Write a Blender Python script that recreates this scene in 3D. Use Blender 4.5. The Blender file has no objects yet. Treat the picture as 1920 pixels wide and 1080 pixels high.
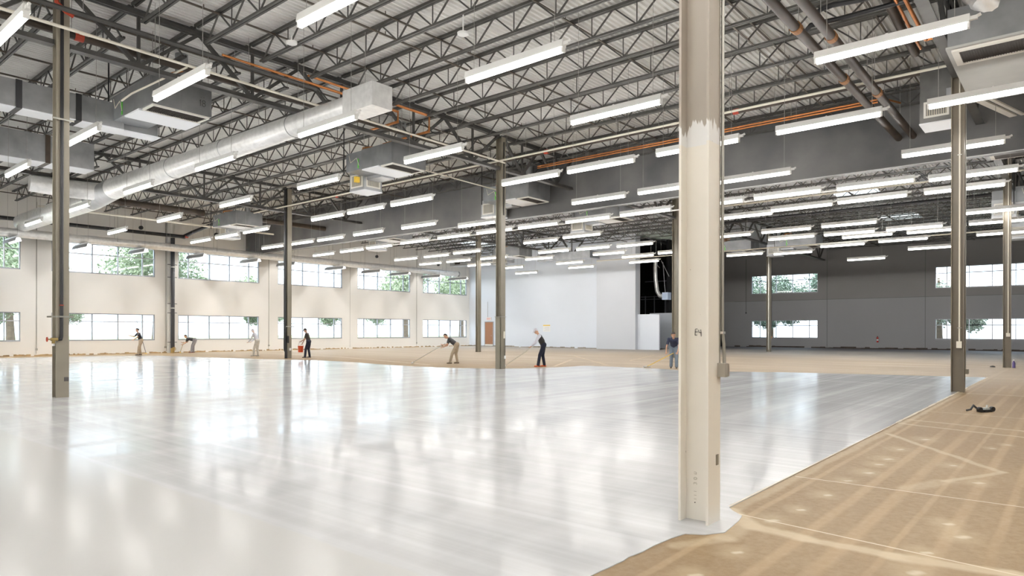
import bpy, bmesh, math, random
from mathutils import Vector, Matrix
random.seed(7)
PI = math.pi
S = 1.524                      # one unit of the plan = camera height = 5 ft; x runs along the left wall, y towards it
sc = bpy.context.scene
COL = sc.collection

# ------------------------------------------------------------------ mesh helpers
class MB:
    def __init__(s): s.v = []; s.f = []
    def add(s, vs, fs):
        n = len(s.v); s.v += [tuple(v) for v in vs]; s.f += [tuple(i+n for i in f) for f in fs]; return s
    def box(s, x0, x1, y0, y1, z0, z1):
        return s.add([(x0,y0,z0),(x1,y0,z0),(x1,y1,z0),(x0,y1,z0),(x0,y0,z1),(x1,y0,z1),(x1,y1,z1),(x0,y1,z1)],
                     [(3,2,1,0),(4,5,6,7),(0,1,5,4),(1,2,6,5),(2,3,7,6),(3,0,4,7)])
    def bar(s, p, q, w, h=None):
        p = Vector(p); q = Vector(q); d = (q-p).normalized(); h = h or w
        u = Vector((0,0,1)) if abs(d.z) < .95 else Vector((1,0,0))
        a = d.cross(u).normalized(); b = a.cross(d).normalized()
        vs = []
        for c in (p, q):
            for i, j in ((-1,-1),(1,-1),(1,1),(-1,1)): vs.append(c + a*(w/2*i) + b*(h/2*j))
        return s.add(vs, [(0,1,2,3),(7,6,5,4),(0,4,5,1),(1,5,6,2),(2,6,7,3),(3,7,4,0)])
    def tube(s, pts, r, n=8, r2=None, caps=True):
        pts = [Vector(p) for p in pts]; m = len(pts); vs = []; fs = []
        a = None
        for i, c in enumerate(pts):
            d = (pts[min(i+1,m-1)] - pts[max(i-1,0)]).normalized()
            if a is None:
                u = Vector((0,0,1)) if abs(d.z) < .9 else Vector((1,0,0)); a = d.cross(u).normalized()
            else: a = (a - d*a.dot(d)).normalized()
            b = d.cross(a)
            rr = r if r2 is None else r + (r2-r)*i/(m-1)
            if i in (0, m-1): k = 1
            else:
                e0 = (pts[i]-pts[i-1]).normalized(); e1 = (pts[i+1]-pts[i]).normalized()
                k = 1/max(.5, math.sqrt(max(.01,(1+e0.dot(e1))/2)))
            for j in range(n):
                t = 2*PI*j/n; vs.append(c + (a*math.cos(t) + b*math.sin(t))*rr*(k if k < 1.5 else 1.5))
        for i in range(m-1):
            for j in range(n): fs.append((i*n+j, i*n+(j+1)%n, (i+1)*n+(j+1)%n, (i+1)*n+j))
        if caps: fs.append(tuple(range(n))[::-1]); fs.append(tuple((m-1)*n+j for j in range(n)))
        return s.add(vs, fs)
    def lathe(s, prof, o, axis='z', n=16):
        vs = []; fs = []; m = len(prof)
        for (r, h) in prof:
            for j in range(n):
                t = 2*PI*j/n; c, e = r*math.cos(t), r*math.sin(t)
                p = (c,e,h) if axis == 'z' else (h,c,e) if axis == 'x' else (e,h,c)
                vs.append((o[0]+p[0], o[1]+p[1], o[2]+p[2]))
        for i in range(m-1):
            for j in range(n): fs.append((i*n+j, i*n+(j+1)%n, (i+1)*n+(j+1)%n, (i+1)*n+j))
        fs.append(tuple(range(n))[::-1]); fs.append(tuple((m-1)*n+j for j in range(n)))
        return s.add(vs, fs)
    def ring(s, o, R, r, axis='z', n=20, k=6):
        pts = []
        for j in range(n+1):
            t = 2*PI*j/n; c, e = R*math.cos(t), R*math.sin(t)
            p = (c,e,0) if axis == 'z' else (0,c,e) if axis == 'x' else (e,0,c)
            pts.append((o[0]+p[0], o[1]+p[1], o[2]+p[2]))
        return s.tube(pts, r, k, caps=False)
    def mesh(s, name, mat, smooth=False):
        me = bpy.data.meshes.new(name)
        me.from_pydata([(a*S, b*S, c*S) for a, b, c in s.v], [], s.f); me.update()
        bm = bmesh.new(); bm.from_mesh(me); bmesh.ops.recalc_face_normals(bm, faces=bm.faces); bm.to_mesh(me); bm.free()
        for m in (mat if isinstance(mat, (list, tuple)) else [mat]): me.materials.append(m)
        if smooth:
            for p in me.polygons: p.use_smooth = True
            try: me.set_sharp_from_angle(angle=math.radians(40))
            except Exception: pass
        return me
    def build(s, name, mat, parent=None, loc=None, smooth=False):
        return link(name, s.mesh(name, mat, smooth), parent, loc)

def link(name, me, parent=None, loc=None, rotz=0):
    o = bpy.data.objects.new(name, me); COL.objects.link(o)
    if parent: o.parent = parent
    if loc: o.location = Vector(loc)*S
    if rotz: o.rotation_euler = (0,0,rotz)
    return o
def tag(o, label, cat, group=None, kind=None):
    o['label'] = label; o['category'] = cat
    if group: o['group'] = group
    if kind: o['kind'] = kind
    return o
def thing(name, label, cat, loc=(0,0,0), rotz=0, group=None):
    return tag(link(name, None, None, loc, rotz), label, cat, group)
def struct(name, mb, mat, label=None, parent=None, loc=None, cat=None, smooth=False):
    o = mb.build(name, mat, parent, loc, smooth)
    if parent is None:
        o['kind'] = 'structure'
        if label: o['label'] = label
        if cat: o['category'] = cat
    return o
def dup(root, loc, label, rotz=None, group=None):
    r = root.copy(); COL.objects.link(r); r.location = Vector(loc)*S; r['label'] = label
    if rotz is not None: r.rotation_euler = (0,0,rotz)
    if group: r['group'] = group
    for ch in list(root.children):
        c = ch.copy(); COL.objects.link(c); c.parent = r
        for g in list(ch.children):
            d = g.copy(); COL.objects.link(d); d.parent = c
    return r
ORD = 'first second third fourth fifth sixth seventh eighth ninth tenth eleventh twelfth thirteenth fourteenth fifteenth sixteenth seventeenth eighteenth nineteenth twentieth'.split()
def nth(i):
    if i < 20: return ORD[i]
    t = ['twenty','thirty','forty'][(i+1)//10-2]; r = (i+1) % 10
    return (t+'-'+ORD[r-1]) if r else ['twentieth','thirtieth','fortieth'][(i+1)//10-2]

# ------------------------------------------------------------------ materials
MATS = {}
def mat(name, color, rough=.5, metal=0., var=0., vscale=4., bump=0., bscale=30., spec=.5, color2=None, stretch=None, detail=4.):
    if name in MATS: return MATS[name]
    m = bpy.data.materials.new(name); m.use_nodes = True; nt = m.node_tree; N = nt.nodes; L = nt.links
    b = N['Principled BSDF']; b.inputs['Base Color'].default_value = (*color, 1); b.inputs['Roughness'].default_value = rough
    b.inputs['Metallic'].default_value = metal; b.inputs['Specular IOR Level'].default_value = spec
    if var or color2 or bump:
        tc = N.new('ShaderNodeTexCoord'); mp = N.new('ShaderNodeMapping')
        L.new(tc.outputs['Object'], mp.inputs['Vector'])
        if stretch: mp.inputs['Scale'].default_value = stretch
    if var or color2:
        n = N.new('ShaderNodeTexNoise'); n.inputs['Scale'].default_value = vscale; n.inputs['Detail'].default_value = detail
        L.new(mp.outputs[0], n.inputs['Vector'])
        r = N.new('ShaderNodeValToRGB'); r.color_ramp.elements[0].position = .3; r.color_ramp.elements[1].position = .7
        c2 = color2 or tuple(min(1, c*(1+var)) for c in color); c1 = color if color2 else tuple(c*(1-var) for c in color)
        r.color_ramp.elements[0].color = (*c1,1); r.color_ramp.elements[1].color = (*c2,1)
        L.new(n.outputs['Fac'], r.inputs['Fac']); L.new(r.outputs['Color'], b.inputs['Base Color'])
    if bump:
        n2 = N.new('ShaderNodeTexNoise'); n2.inputs['Scale'].default_value = bscale
        L.new(mp.outputs[0], n2.inputs['Vector'])
        bp = N.new('ShaderNodeBump'); bp.inputs['Strength'].default_value = bump; bp.inputs['Distance'].default_value = .02
        L.new(n2.outputs['Fac'], bp.inputs['Height']); L.new(bp.outputs[0], b.inputs['Normal'])
    MATS[name] = m; return m
def emis(name, color, strength):
    m = bpy.data.materials.new(name); m.use_nodes = True; N = m.node_tree.nodes; b = N['Principled BSDF']
    b.inputs['Base Color'].default_value = (*color,1); b.inputs['Emission Color'].default_value = (*color,1)
    b.inputs['Emission Strength'].default_value = strength; return m

M_steel   = mat('painted grey roof steel', (.058,.056,.052), .5, 0, .25, 3)
M_steel2  = mat('grey joist steel', (.066,.064,.058), .5, 0, .25, 3)
M_taupe3  = mat('brown grey column paint', (.165,.138,.098), .42, 0, .08, 2)
M_taupe   = mat('taupe column paint', (.29,.26,.205), .45, 0, .08, 2)
M_taupe2  = mat('olive grey column paint', (.22,.196,.15), .4, 0, .08, 2)
M_deck    = mat('galvanised roof deck', (.74,.74,.71), .5, .0, .10, .8, stretch=(.3,1,1))
M_wall    = mat('white wall paint', (.80,.785,.75), .6, 0, .02, .4)
M_wallb   = mat('daylight tinted wall white', (.70,.745,.81), .6, 0, .02, .4)  # blue of the window daylight is put into this wall colour
M_greyw   = mat('grey tilt-up wall paint', (.235,.23,.23), .7, 0, .07, .35)
def two_tone():
    m = bpy.data.materials.new('two tone grey wall paint'); m.use_nodes = True; N = m.node_tree.nodes; L = m.node_tree.links
    b = N['Principled BSDF']; tc = N.new('ShaderNodeTexCoord'); o = tc.outputs['Object']; sx = N.new('ShaderNodeSeparateXYZ'); L.new(o, sx.inputs[0])
    n = noise_node(N, L, o, .35, (1,1,1), 4); f = ramp(N, L, sx.outputs['Z'], 2.88*S, 2.885*S)
    L.new(mix_col(N, L, f, mix_col(N, L, n, (.285,.285,.29), (.315,.315,.32)), mix_col(N, L, n, (.225,.218,.212), (.255,.248,.24))), b.inputs['Base Color']); b.inputs['Roughness'].default_value = .7; return m
M_conc    = mat('raw concrete', (.066,.067,.069), .8, 0, 0, .5, .2, 8, color2=(.145,.142,.137), detail=9)
M_galv    = mat('galvanised sheet metal', (.40,.41,.42), .38, .75, .15, 2.5)
M_galvd   = mat('dull galvanised sheet', (.24,.245,.25), .45, .6, .15, 2)
M_foil    = mat('foil duct wrap', (.88,.88,.87), .36, .65, .08, 6, .5, 7)
M_white   = mat('white enamel', (.80,.80,.78), .35)
M_pan     = mat('white insulation facing', (.78,.80,.83), .5)
M_filter  = mat('dark filter mesh', (.035,.028,.022), .8)
M_vane    = mat('cream register vanes', (.50,.46,.36), .6)
M_regf    = mat('off white register frame', (.72,.70,.64), .5)
M_black   = mat('black pipe', (.012,.012,.014), .4)
M_brownp  = mat('brown sprinkler pipe', (.045,.031,.021), .5, 0, .3, 3)
M_copper  = mat('copper tube', (.55,.22,.075), .35, .8, .15, 5)
M_conduit = mat('cream conduit', (.72,.68,.58), .4)
M_emt     = mat('galvanised conduit', (.38,.37,.33), .35, .6)
M_red     = mat('red valve paint', (.45,.05,.02), .5)
M_brass   = mat('brass valve', (.36,.26,.10), .35, .7)
M_chrome  = mat('bright metal cap', (.85,.85,.85), .15, .9)
M_frame   = mat('window aluminium', (.30,.31,.33), .35, .3)
M_door    = mat('brown door', (.20,.085,.035), .5)
M_dark    = mat('unlit black surface', (.006,.006,.007), .9)  # near-black colour stands in for the shade of the unlit bay
M_darkst  = mat('near black steel', (.03,.03,.032), .7)  # very dark steel for duct bands and the bay's hanger
M_lamp    = emis('strip lamp', (1.,.975,.945), 21.)
M_lamp2   = emis('lens lamp', (1.,.98,.95), 680.)
M_cable   = mat('hanger wire', (.33,.32,.30), .5)
M_yellow  = mat('yellow plastic', (.75,.5,.05), .5)
M_green   = mat('green tag', (.12,.6,.06), .5)
M_blue    = mat('blue valve body', (.03,.12,.45), .4)
M_ink     = mat('black marker', (.03,.028,.025), .6)
M_inkf    = mat('faint mark', (.38,.34,.27), .6)
M_bark    = mat('bark', (.12,.09,.06), .9, 0, .3, 5)
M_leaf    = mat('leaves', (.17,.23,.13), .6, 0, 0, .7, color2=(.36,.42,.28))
M_lawn    = mat('lawn', (.30,.36,.17), .9, 0, .2, .3)
M_pave    = mat('pale paving', (.42,.42,.43), .9, 0, .05, .3)
M_asph    = mat('asphalt road', (.30,.30,.31), .9, 0, .1, .4)

# glass: clear pane with a faint reflection
def glass():
    m = bpy.data.materials.new('window glass'); m.use_nodes = True; N = m.node_tree.nodes; L = m.node_tree.links
    N.remove(N['Principled BSDF']); t = N.new('ShaderNodeBsdfTransparent'); g = N.new('ShaderNodeBsdfGlossy'); x = N.new('ShaderNodeMixShader')
    t.inputs['Color'].default_value = (.95,.97,.97,1); g.inputs['Roughness'].default_value = .02; x.inputs['Fac'].default_value = .05
    L.new(t.outputs[0], x.inputs[1]); L.new(g.outputs[0], x.inputs[2]); L.new(x.outputs[0], N['Material Output'].inputs['Surface']); return m
M_glass = glass()

def math_node(N, L, op, a, b=None, c=None):
    n = N.new('ShaderNodeMath'); n.operation = op
    for i, v in enumerate((a, b, c)):
        if v is None: continue
        if isinstance(v, (int, float)): n.inputs[i].default_value = v
        else: L.new(v, n.inputs[i])
    return n.outputs[0]
def mix_col(N, L, f, a, b):
    n = N.new('ShaderNodeMix'); n.data_type = 'RGBA'
    if isinstance(f, (int, float)): n.inputs[0].default_value = f
    else: L.new(f, n.inputs[0])
    for i, v in ((6, a), (7, b)):
        if isinstance(v, tuple): n.inputs[i].default_value = (*v, 1)
        else: L.new(v, n.inputs[i])
    return n.outputs[2]
def noise_node(N, L, vec, scale, st, detail=4, rough=.55):
    mp = N.new('ShaderNodeMapping'); mp.inputs['Scale'].default_value = st; L.new(vec, mp.inputs[0])
    n = N.new('ShaderNodeTexNoise'); n.inputs['Scale'].default_value = scale; n.inputs['Detail'].default_value = detail; n.inputs['Roughness'].default_value = rough
    L.new(mp.outputs[0], n.inputs['Vector']); return n.outputs['Fac']
def ramp(N, L, f, lo, hi):
    n = N.new('ShaderNodeMapRange'); n.inputs[1].default_value = lo; n.inputs[2].default_value = hi; n.clamp = True
    L.new(f, n.inputs[0]); return n.outputs[0]

def floor_concrete():
    m = bpy.data.materials.new('bare tan concrete'); m.use_nodes = True; N = m.node_tree.nodes; L = m.node_tree.links
    b = N['Principled BSDF']; tc = N.new('ShaderNodeTexCoord'); o = tc.outputs['Object']; sx = N.new('ShaderNodeSeparateXYZ'); L.new(o, sx.inputs[0])
    big = ramp(N, L, noise_node(N, L, o, .35, (1,1,1), 6), .35, .65)
    base = mix_col(N, L, big, (.272,.185,.098), (.33,.235,.131))
    grain = ramp(N, L, noise_node(N, L, o, 14, (1,1,1), 8, .7), .3, .7)
    base = mix_col(N, L, math_node(N, L, 'MULTIPLY', grain, .45), base, (.20,.132,.068))
    # marks on the slab (own shapes): pass bands, patched bolt holes, filled cracks
    wn = N.new('ShaderNodeTexNoise'); wn.inputs['Scale'].default_value = 2.2; wn.inputs['Detail'].default_value = 5; L.new(o, wn.inputs['Vector'])
    ws = N.new('ShaderNodeSeparateColor'); L.new(wn.outputs['Color'], ws.inputs[0])
    wx = math_node(N, L, 'ADD', sx.outputs['X'], math_node(N, L, 'MULTIPLY_ADD', ws.outputs[0], .12, -.06))
    wy = math_node(N, L, 'ADD', sx.outputs['Y'], math_node(N, L, 'MULTIPLY_ADD', ws.outputs[1], .12, -.06))
    cy = math_node(N, L, 'MULTIPLY_ADD', ws.outputs[1], .035, sx.outputs['Y'])
    nb = noise_node(N, L, o, .7, (.35,1,1), 4)
    def seg(p, q, w0, w1, X=wx, Y=wy):
        ax, ay = p[0]*S, p[1]*S; dx, dy = q[0]*S-ax, q[1]*S-ay; l2 = dx*dx+dy*dy
        ux = math_node(N, L, 'SUBTRACT', X, ax); uy = math_node(N, L, 'SUBTRACT', Y, ay)
        t = math_node(N, L, 'DIVIDE', math_node(N, L, 'MULTIPLY_ADD', ux, dx, math_node(N, L, 'MULTIPLY', uy, dy)), l2)
        tn = N.new('ShaderNodeClamp'); L.new(t, tn.inputs[0]); t = tn.outputs[0]
        ex = math_node(N, L, 'MULTIPLY_ADD', t, -dx, ux); ey = math_node(N, L, 'MULTIPLY_ADD', t, -dy, uy)
        d = math_node(N, L, 'SQRT', math_node(N, L, 'MULTIPLY_ADD', ex, ex, math_node(N, L, 'MULTIPLY', ey, ey)))
        return ramp(N, L, d, w1*S, w0*S)
    def over(m, k, col):
        nonlocal base
        base = mix_col(N, L, math_node(N, L, 'MULTIPLY', m, k), base, col)
    tot = None
    for y, w in ((-.165,.026),(-.50,.04),(-.69,.05),(-.868,.022),(-1.045,.042),(-1.236,.03),(-1.42,.04),(-1.61,.03),(-1.8,.045),(-2.0,.03),(-2.2,.04),(-2.45,.03),(-2.7,.04)):
        d = math_node(N, L, 'ABSOLUTE', math_node(N, L, 'ADD', cy, -y*S-.017)); bm_ = ramp(N, L, d, w*S, w*.45*S)
        tot = bm_ if tot is None else math_node(N, L, 'MAXIMUM', tot, bm_)
    tot = math_node(N, L, 'MULTIPLY', tot, ramp(N, L, nb, .30, .55))
    over(tot, .5, (.44,.315,.185))
    for (x, y) in ((3.121,-.371),(2.578,-.379),(2.272,-.376),(1.902,-.393),(1.543,-.35),(1.011,-.34),(.564,-.339),(2.022,-1.018),(.766,-1.013),(.553,-1.097),(-.381,-.336),(.232,-.286),(.165,-.999),(-.157,-1.01),(-.781,-.315),(3.874,-.436),(4.005,-1.042),(3.705,-.964),(2.593,-.819),(4.6,-1.5)):
        k_ = .6+.8*((x*7.3+y*3.1) % 1); h = seg((x-.03,y), (x+.06*k_,y+.02), .02, .10*k_+.02); over(h, .38, (.50,.40,.26))
        h = seg((x,y), (x+.025*k_,y-.015), .006, .026*k_+.004); over(h, .55, (.66,.59,.46))
    for p, q, w, k in (((4.05,-.10),(2.58,-1.1),.035,.6),((2.58,-1.12),(1.95,-.86),.03,.55),((1.95,-.86),(1.55,-.70),.07,.35),
        ((.33,-.03),(.08,-.26),.05,.8),((.08,-.26),(.04,-.52),.06,.75),((.04,-.52),(.03,-.90),.05,.7),((.03,-.90),(.10,-1.32),.06,.75),((.10,-1.32),(.0,-3.2),.06,.7),((.12,-.20),(-.20,-.22),.06,.5),((-.20,-.22),(-.46,-.10),.05,.5),
        ((4.97,-.05),(4.62,-1.2),.03,.7),((4.62,-1.2),(4.5,-3),.03,.7),((5.4,-.05),(5.15,-1.1),.035,.65),((5.15,-1.1),(4.66,-1.7),.04,.6),((6.5,-.05),(6.3,-1.5),.02,.6),((9.74,-.1),(9.9,-8),.04,.8),((9.6,-.04),(14.4,-.05),.04,.8),((14.4,-.05),(22,-.1),.05,.7),
        ((.35,-.05),(5,-.06),.045,.4),((5,-.05),(9.7,-.06),.05,.5)):
        over(seg(p, q, w*.55, w*1.25), k, (.52,.42,.285))
    for p, q in (((1.46,-.04),(1.455,-8)),((.27,-.08),(.09,-1.4)),((.09,-1.4),(.05,-6))):
        over(seg(p, q, .004, .009, sx.outputs['X'], sx.outputs['Y']), .85, (.66,.58,.45))
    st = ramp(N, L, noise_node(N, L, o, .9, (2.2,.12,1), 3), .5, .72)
    far = math_node(N, L, 'MULTIPLY', ramp(N, L, sx.outputs['X'], 9.5*S, 15*S), .75)  # paler ground further in, with grazing sheen put into its colour
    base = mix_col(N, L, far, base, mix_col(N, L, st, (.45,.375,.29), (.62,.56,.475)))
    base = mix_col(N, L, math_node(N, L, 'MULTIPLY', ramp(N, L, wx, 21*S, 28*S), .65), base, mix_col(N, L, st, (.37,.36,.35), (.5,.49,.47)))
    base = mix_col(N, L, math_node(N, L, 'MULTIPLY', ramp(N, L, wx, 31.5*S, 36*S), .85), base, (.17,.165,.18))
    L.new(base, b.inputs['Base Color'])
    L.new(math_node(N, L, 'ADD', math_node(N, L, 'MULTIPLY', grain, .2), .5), b.inputs['Roughness']); b.inputs['Specular IOR Level'].default_value = .2
    bp = N.new('ShaderNodeBump'); bp.inputs['Strength'].default_value = .15; bp.inputs['Distance'].default_value = .01
    L.new(grain, bp.inputs['Height']); L.new(bp.outputs[0], b.inputs['Normal']); return m
def floor_epoxy():
    m = bpy.data.materials.new('wet white floor coating'); m.use_nodes = True; N = m.node_tree.nodes; L = m.node_tree.links
    b = N['Principled BSDF']; tc = N.new('ShaderNodeTexCoord'); o = tc.outputs['Object']; sx = N.new('ShaderNodeSeparateXYZ'); L.new(o, sx.inputs[0])
    past = ramp(N, L, math_node(N, L, 'ADD', sx.outputs['X'], math_node(N, L, 'MULTIPLY', noise_node(N, L, o, 1.2, (1,1,1), 3), .12)), -1.50*S+.05, -1.50*S+.09)
    s1 = noise_node(N, L, o, .55, (.07,2.2,1), 5, .65)      # roller passes along x
    s2 = noise_node(N, L, o, .5, (2.2,.06,1), 5, .65)       # passes along y further in
    fine = noise_node(N, L, o, 30, (1,1,1), 2, .6)
    wide = ramp(N, L, math_node(N, L, 'ADD', sx.outputs['X'], math_node(N, L, 'MULTIPLY_ADD', noise_node(N, L, o, .12, (1,1,1), 2), 8., -4.)), 2.5*S, 6.5*S)
    l1 = math_node(N, L, 'MULTIPLY', ramp(N, L, noise_node(N, L, o, 1.0, (.03,3.5,1), 2, .5), .62, .68), ramp(N, L, wide, .31, .69))
    l2 = math_node(N, L, 'MULTIPLY', ramp(N, L, noise_node(N, L, o, 1.0, (3.2,.03,1), 2, .5), .61, .68), ramp(N, L, wide, .69, .31))
    st = ramp(N, L, s1, .42, .62); st2 = ramp(N, L, s2, .45, .62)
    c = mix_col(N, L, past, (.575,.572,.563), (.53,.54,.553))
    c = mix_col(N, L, math_node(N, L, 'MULTIPLY', math_node(N, L, 'MULTIPLY', st, past), .45), c, (.66,.66,.67))
    c = mix_col(N, L, math_node(N, L, 'MULTIPLY', math_node(N, L, 'MULTIPLY', st2, past), .4), c, (.54,.54,.545))
    c = mix_col(N, L, math_node(N, L, 'MULTIPLY', math_node(N, L, 'MULTIPLY', l1, past), .4), c, (.78,.78,.80))
    c = mix_col(N, L, math_node(N, L, 'MULTIPLY', math_node(N, L, 'MULTIPLY', l2, past), .35), c, (.76,.76,.78))
    f1 = ramp(N, L, noise_node(N, L, o, 1.0, (.05,7,1), 3, .6), .38, .62); f2 = ramp(N, L, noise_node(N, L, o, 1.0, (6,.05,1), 3, .6), .38, .62)
    wm = ramp(N, L, wide, .3, .7); fs = N.new('ShaderNodeMix'); L.new(wm, fs.inputs[0]); L.new(f2, fs.inputs[2]); L.new(f1, fs.inputs[3])
    c = mix_col(N, L, math_node(N, L, 'MULTIPLY', math_node(N, L, 'MULTIPLY', fs.outputs[0], past), .30), c, (.70,.705,.72))
    c = mix_col(N, L, math_node(N, L, 'MULTIPLY', math_node(N, L, 'MULTIPLY', math_node(N, L, 'SUBTRACT', 1., fs.outputs[0]), past), .22), c, (.44,.44,.445))
    L.new(c, b.inputs['Base Color'])
    rgh = math_node(N, L, 'SUBTRACT', .135, math_node(N, L, 'MULTIPLY', past, .045))
    rgh = math_node(N, L, 'ADD', rgh, math_node(N, L, 'MULTIPLY', math_node(N, L, 'MULTIPLY', st, past), .08))
    rgh = math_node(N, L, 'ADD', rgh, math_node(N, L, 'MULTIPLY', math_node(N, L, 'MULTIPLY', st2, past), .05))
    L.new(rgh, b.inputs['Roughness']); b.inputs['IOR'].default_value = 1.14
    h = math_node(N, L, 'ADD', math_node(N, L, 'MULTIPLY', s1, .12), math_node(N, L, 'MULTIPLY', fine, .06))
    bp = N.new('ShaderNodeBump'); bp.inputs['Strength'].default_value = .12; bp.inputs['Distance'].default_value = .02
    L.new(h, bp.inputs['Height']); L.new(bp.outputs[0], b.inputs['Normal']); return m
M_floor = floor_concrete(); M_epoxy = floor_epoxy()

def column_paint():
    # taupe above, cream below, with a brushed white band at the ragged edge
    m = bpy.data.materials.new('half repainted column'); m.use_nodes = True; N = m.node_tree.nodes; L = m.node_tree.links
    b = N['Principled BSDF']; tc = N.new('ShaderNodeTexCoord'); o = tc.outputs['Object']; sx = N.new('ShaderNodeSeparateXYZ'); L.new(o, sx.inputs[0])
    n = noise_node(N, L, o, 9, (2.2,2.2,.12), 3, .5); n2 = noise_node(N, L, o, 3, (1,1,1), 3)
    z = sx.outputs['Z']
    edge = math_node(N, L, 'ADD', z, math_node(N, L, 'MULTIPLY', n, -.38))
    top = ramp(N, L, edge, 1.985*S-.06, 1.985*S-.045)
    mid = ramp(N, L, z, 1.975*S, 1.978*S)
    c = mix_col(N, L, n2, (.80,.765,.69), (.85,.815,.745))
    c = mix_col(N, L, mid, c, (.80,.80,.79))
    c = mix_col(N, L, top, c, mix_col(N, L, n2, (.40,.36,.305), (.44,.395,.34)))
    chip = ramp(N, L, noise_node(N, L, o, 22, (1,1,1), 4, .6), .73, .75)
    L.new(mix_col(N, L, math_node(N, L, 'MULTIPLY', chip, .6), c, (.22,.19,.14)), b.inputs['Base Color'])
    b.inputs['Roughness'].default_value = .42; return m
M_e4 = column_paint()

# ------------------------------------------------------------------ the setting
UW, VG, VWH, VH = 29.05, 39.27, 28.7, 13.3      # left wall, far grey wall, white end wall, concrete header
ZD = 6.2                                        # underside of the deck
Y0, X0 = -12., -12.                             # walls behind the camera

def wall_with_holes(axis, at, th, a0, a1, z1, holes):
    """axis 'y': wall in the plane y=at (runs along x); holes = (a0,a1,z0,z1)"""
    mb = MB(); ac = sorted({a0, a1, *[h[0] for h in holes], *[h[1] for h in holes]}); zc = sorted({0, z1, *[h[2] for h in holes], *[h[3] for h in holes]})
    for i in range(len(ac)-1):
        k = 0
        while k < len(zc)-1:
            def hole(k): return any(h[0] <= ac[i]+1e-6 and ac[i+1] <= h[1]+1e-6 and h[2] <= zc[k]+1e-6 and zc[k+1] <= h[3]+1e-6 for h in holes)
            if hole(k): k += 1; continue
            k2 = k
            while k2 < len(zc)-1 and not hole(k2): k2 += 1
            if axis == 'y': mb.box(ac[i], ac[i+1], at, at+th, zc[k], zc[k2])
            else: mb.box(at, at+th, ac[i], ac[i+1], zc[k], zc[k2])
            k = k2
    return mb
# left wall: a pair of windows, high and low, in every panel
LWIN = [(.40,4.22),(5.22,9.06),(10.04,13.90),(14.91,18.75),(19.76,23.61),(24.62,28.48)]
UPZ, LOZ = (3.28, 4.49), (.56, 1.67)
holes = [(a, b, *z) for a, b in LWIN for z in (LOZ, UPZ)]
struct('wall_left', wall_with_holes('y', UW, .14, X0, VWH+.3, ZD+.3, holes), M_wall, 'long cream white wall with two rows of windows')
M_greyw2 = two_tone()
GWIN = [(10.42,14.41),(.42,4.42),(-5.6,-1.6)]
gh = [(a, b, *z) for a, b in GWIN for z in ((.575,1.68), (3.325,4.49))]
struct('wall_far', wall_with_holes('x', VG, .14, Y0, 22, ZD+.3, gh), M_greyw2, 'dark grey far wall with window pairs')
struct('wall_back', MB().box(X0, VG+.14, Y0-.14, Y0, 0, ZD+.3), M_wall)
struct('wall_near', MB().box(X0-.14, X0, Y0, UW+.14, 0, ZD+.3), M_wall)
# white end wall, its jogged pier, low partition and the dark bay beyond
struct('wall_white', MB().box(VWH, VWH+.3, 19.07, UW, 0, ZD+.2), M_wallb, 'tall white end wall')
struct('wall_pier', MB().box(VWH-.2, VWH+.3, 16.62, 19.07, 0, ZD+.2), mat('shaded pier white', (.58,.605,.645), .6, 0, .02, .4), 'wide pale pier at the right end of white wall')  # pier's shading against the white wall is put into its colour
struct('partition_low', MB().box(28.75, 28.86, 15.35, 16.62, 0, 1.89), M_wallb, 'low white partition under the dark opening')
struct('partition_rear', MB().box(31.5, 31.62, 15.6, 17.4, 0, 2.02).box(30.2, 31.5, 15.22, 15.32, 0, 2.35), M_wallb, 'grey partition standing behind low white one')
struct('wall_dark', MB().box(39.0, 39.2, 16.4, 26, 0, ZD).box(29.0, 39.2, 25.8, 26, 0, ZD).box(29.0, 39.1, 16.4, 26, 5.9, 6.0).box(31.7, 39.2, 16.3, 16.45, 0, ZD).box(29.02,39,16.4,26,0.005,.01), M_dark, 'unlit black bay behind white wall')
struct('beam_header', MB().box(VH-.1, VH+.14, Y0, UW, 4.57, ZD), M_conc, 'wide raw concrete header crossing the hall')
struct('trim_header', MB().box(VH-.112, VH-.1, Y0, UW, 4.558, 4.575), mat('thin grey trim', (.45,.45,.45), .5), 'thin pale edge strip along header bottom')
# shallow panel joints of the walls
j = MB()
for x in (4.72, 9.55, 14.4, 19.25, 24.1): j.box(x-.012, x+.012, UW-.004, UW, 0.08, ZD)
struct('trim_joints', j, mat('joint shade', (.42,.41,.38), .8))
j = MB()
for y in (9.9, 4.88, -.1, -5.0): j.box(VG-.004, VG, y-.012, y+.012, .08, ZD)
j.box(VG-.006, VG, Y0, 15.5, 2.88, 2.90)
struct('trim_joint_far', j, mat('grey joint', (.13,.13,.13), .8))
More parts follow.
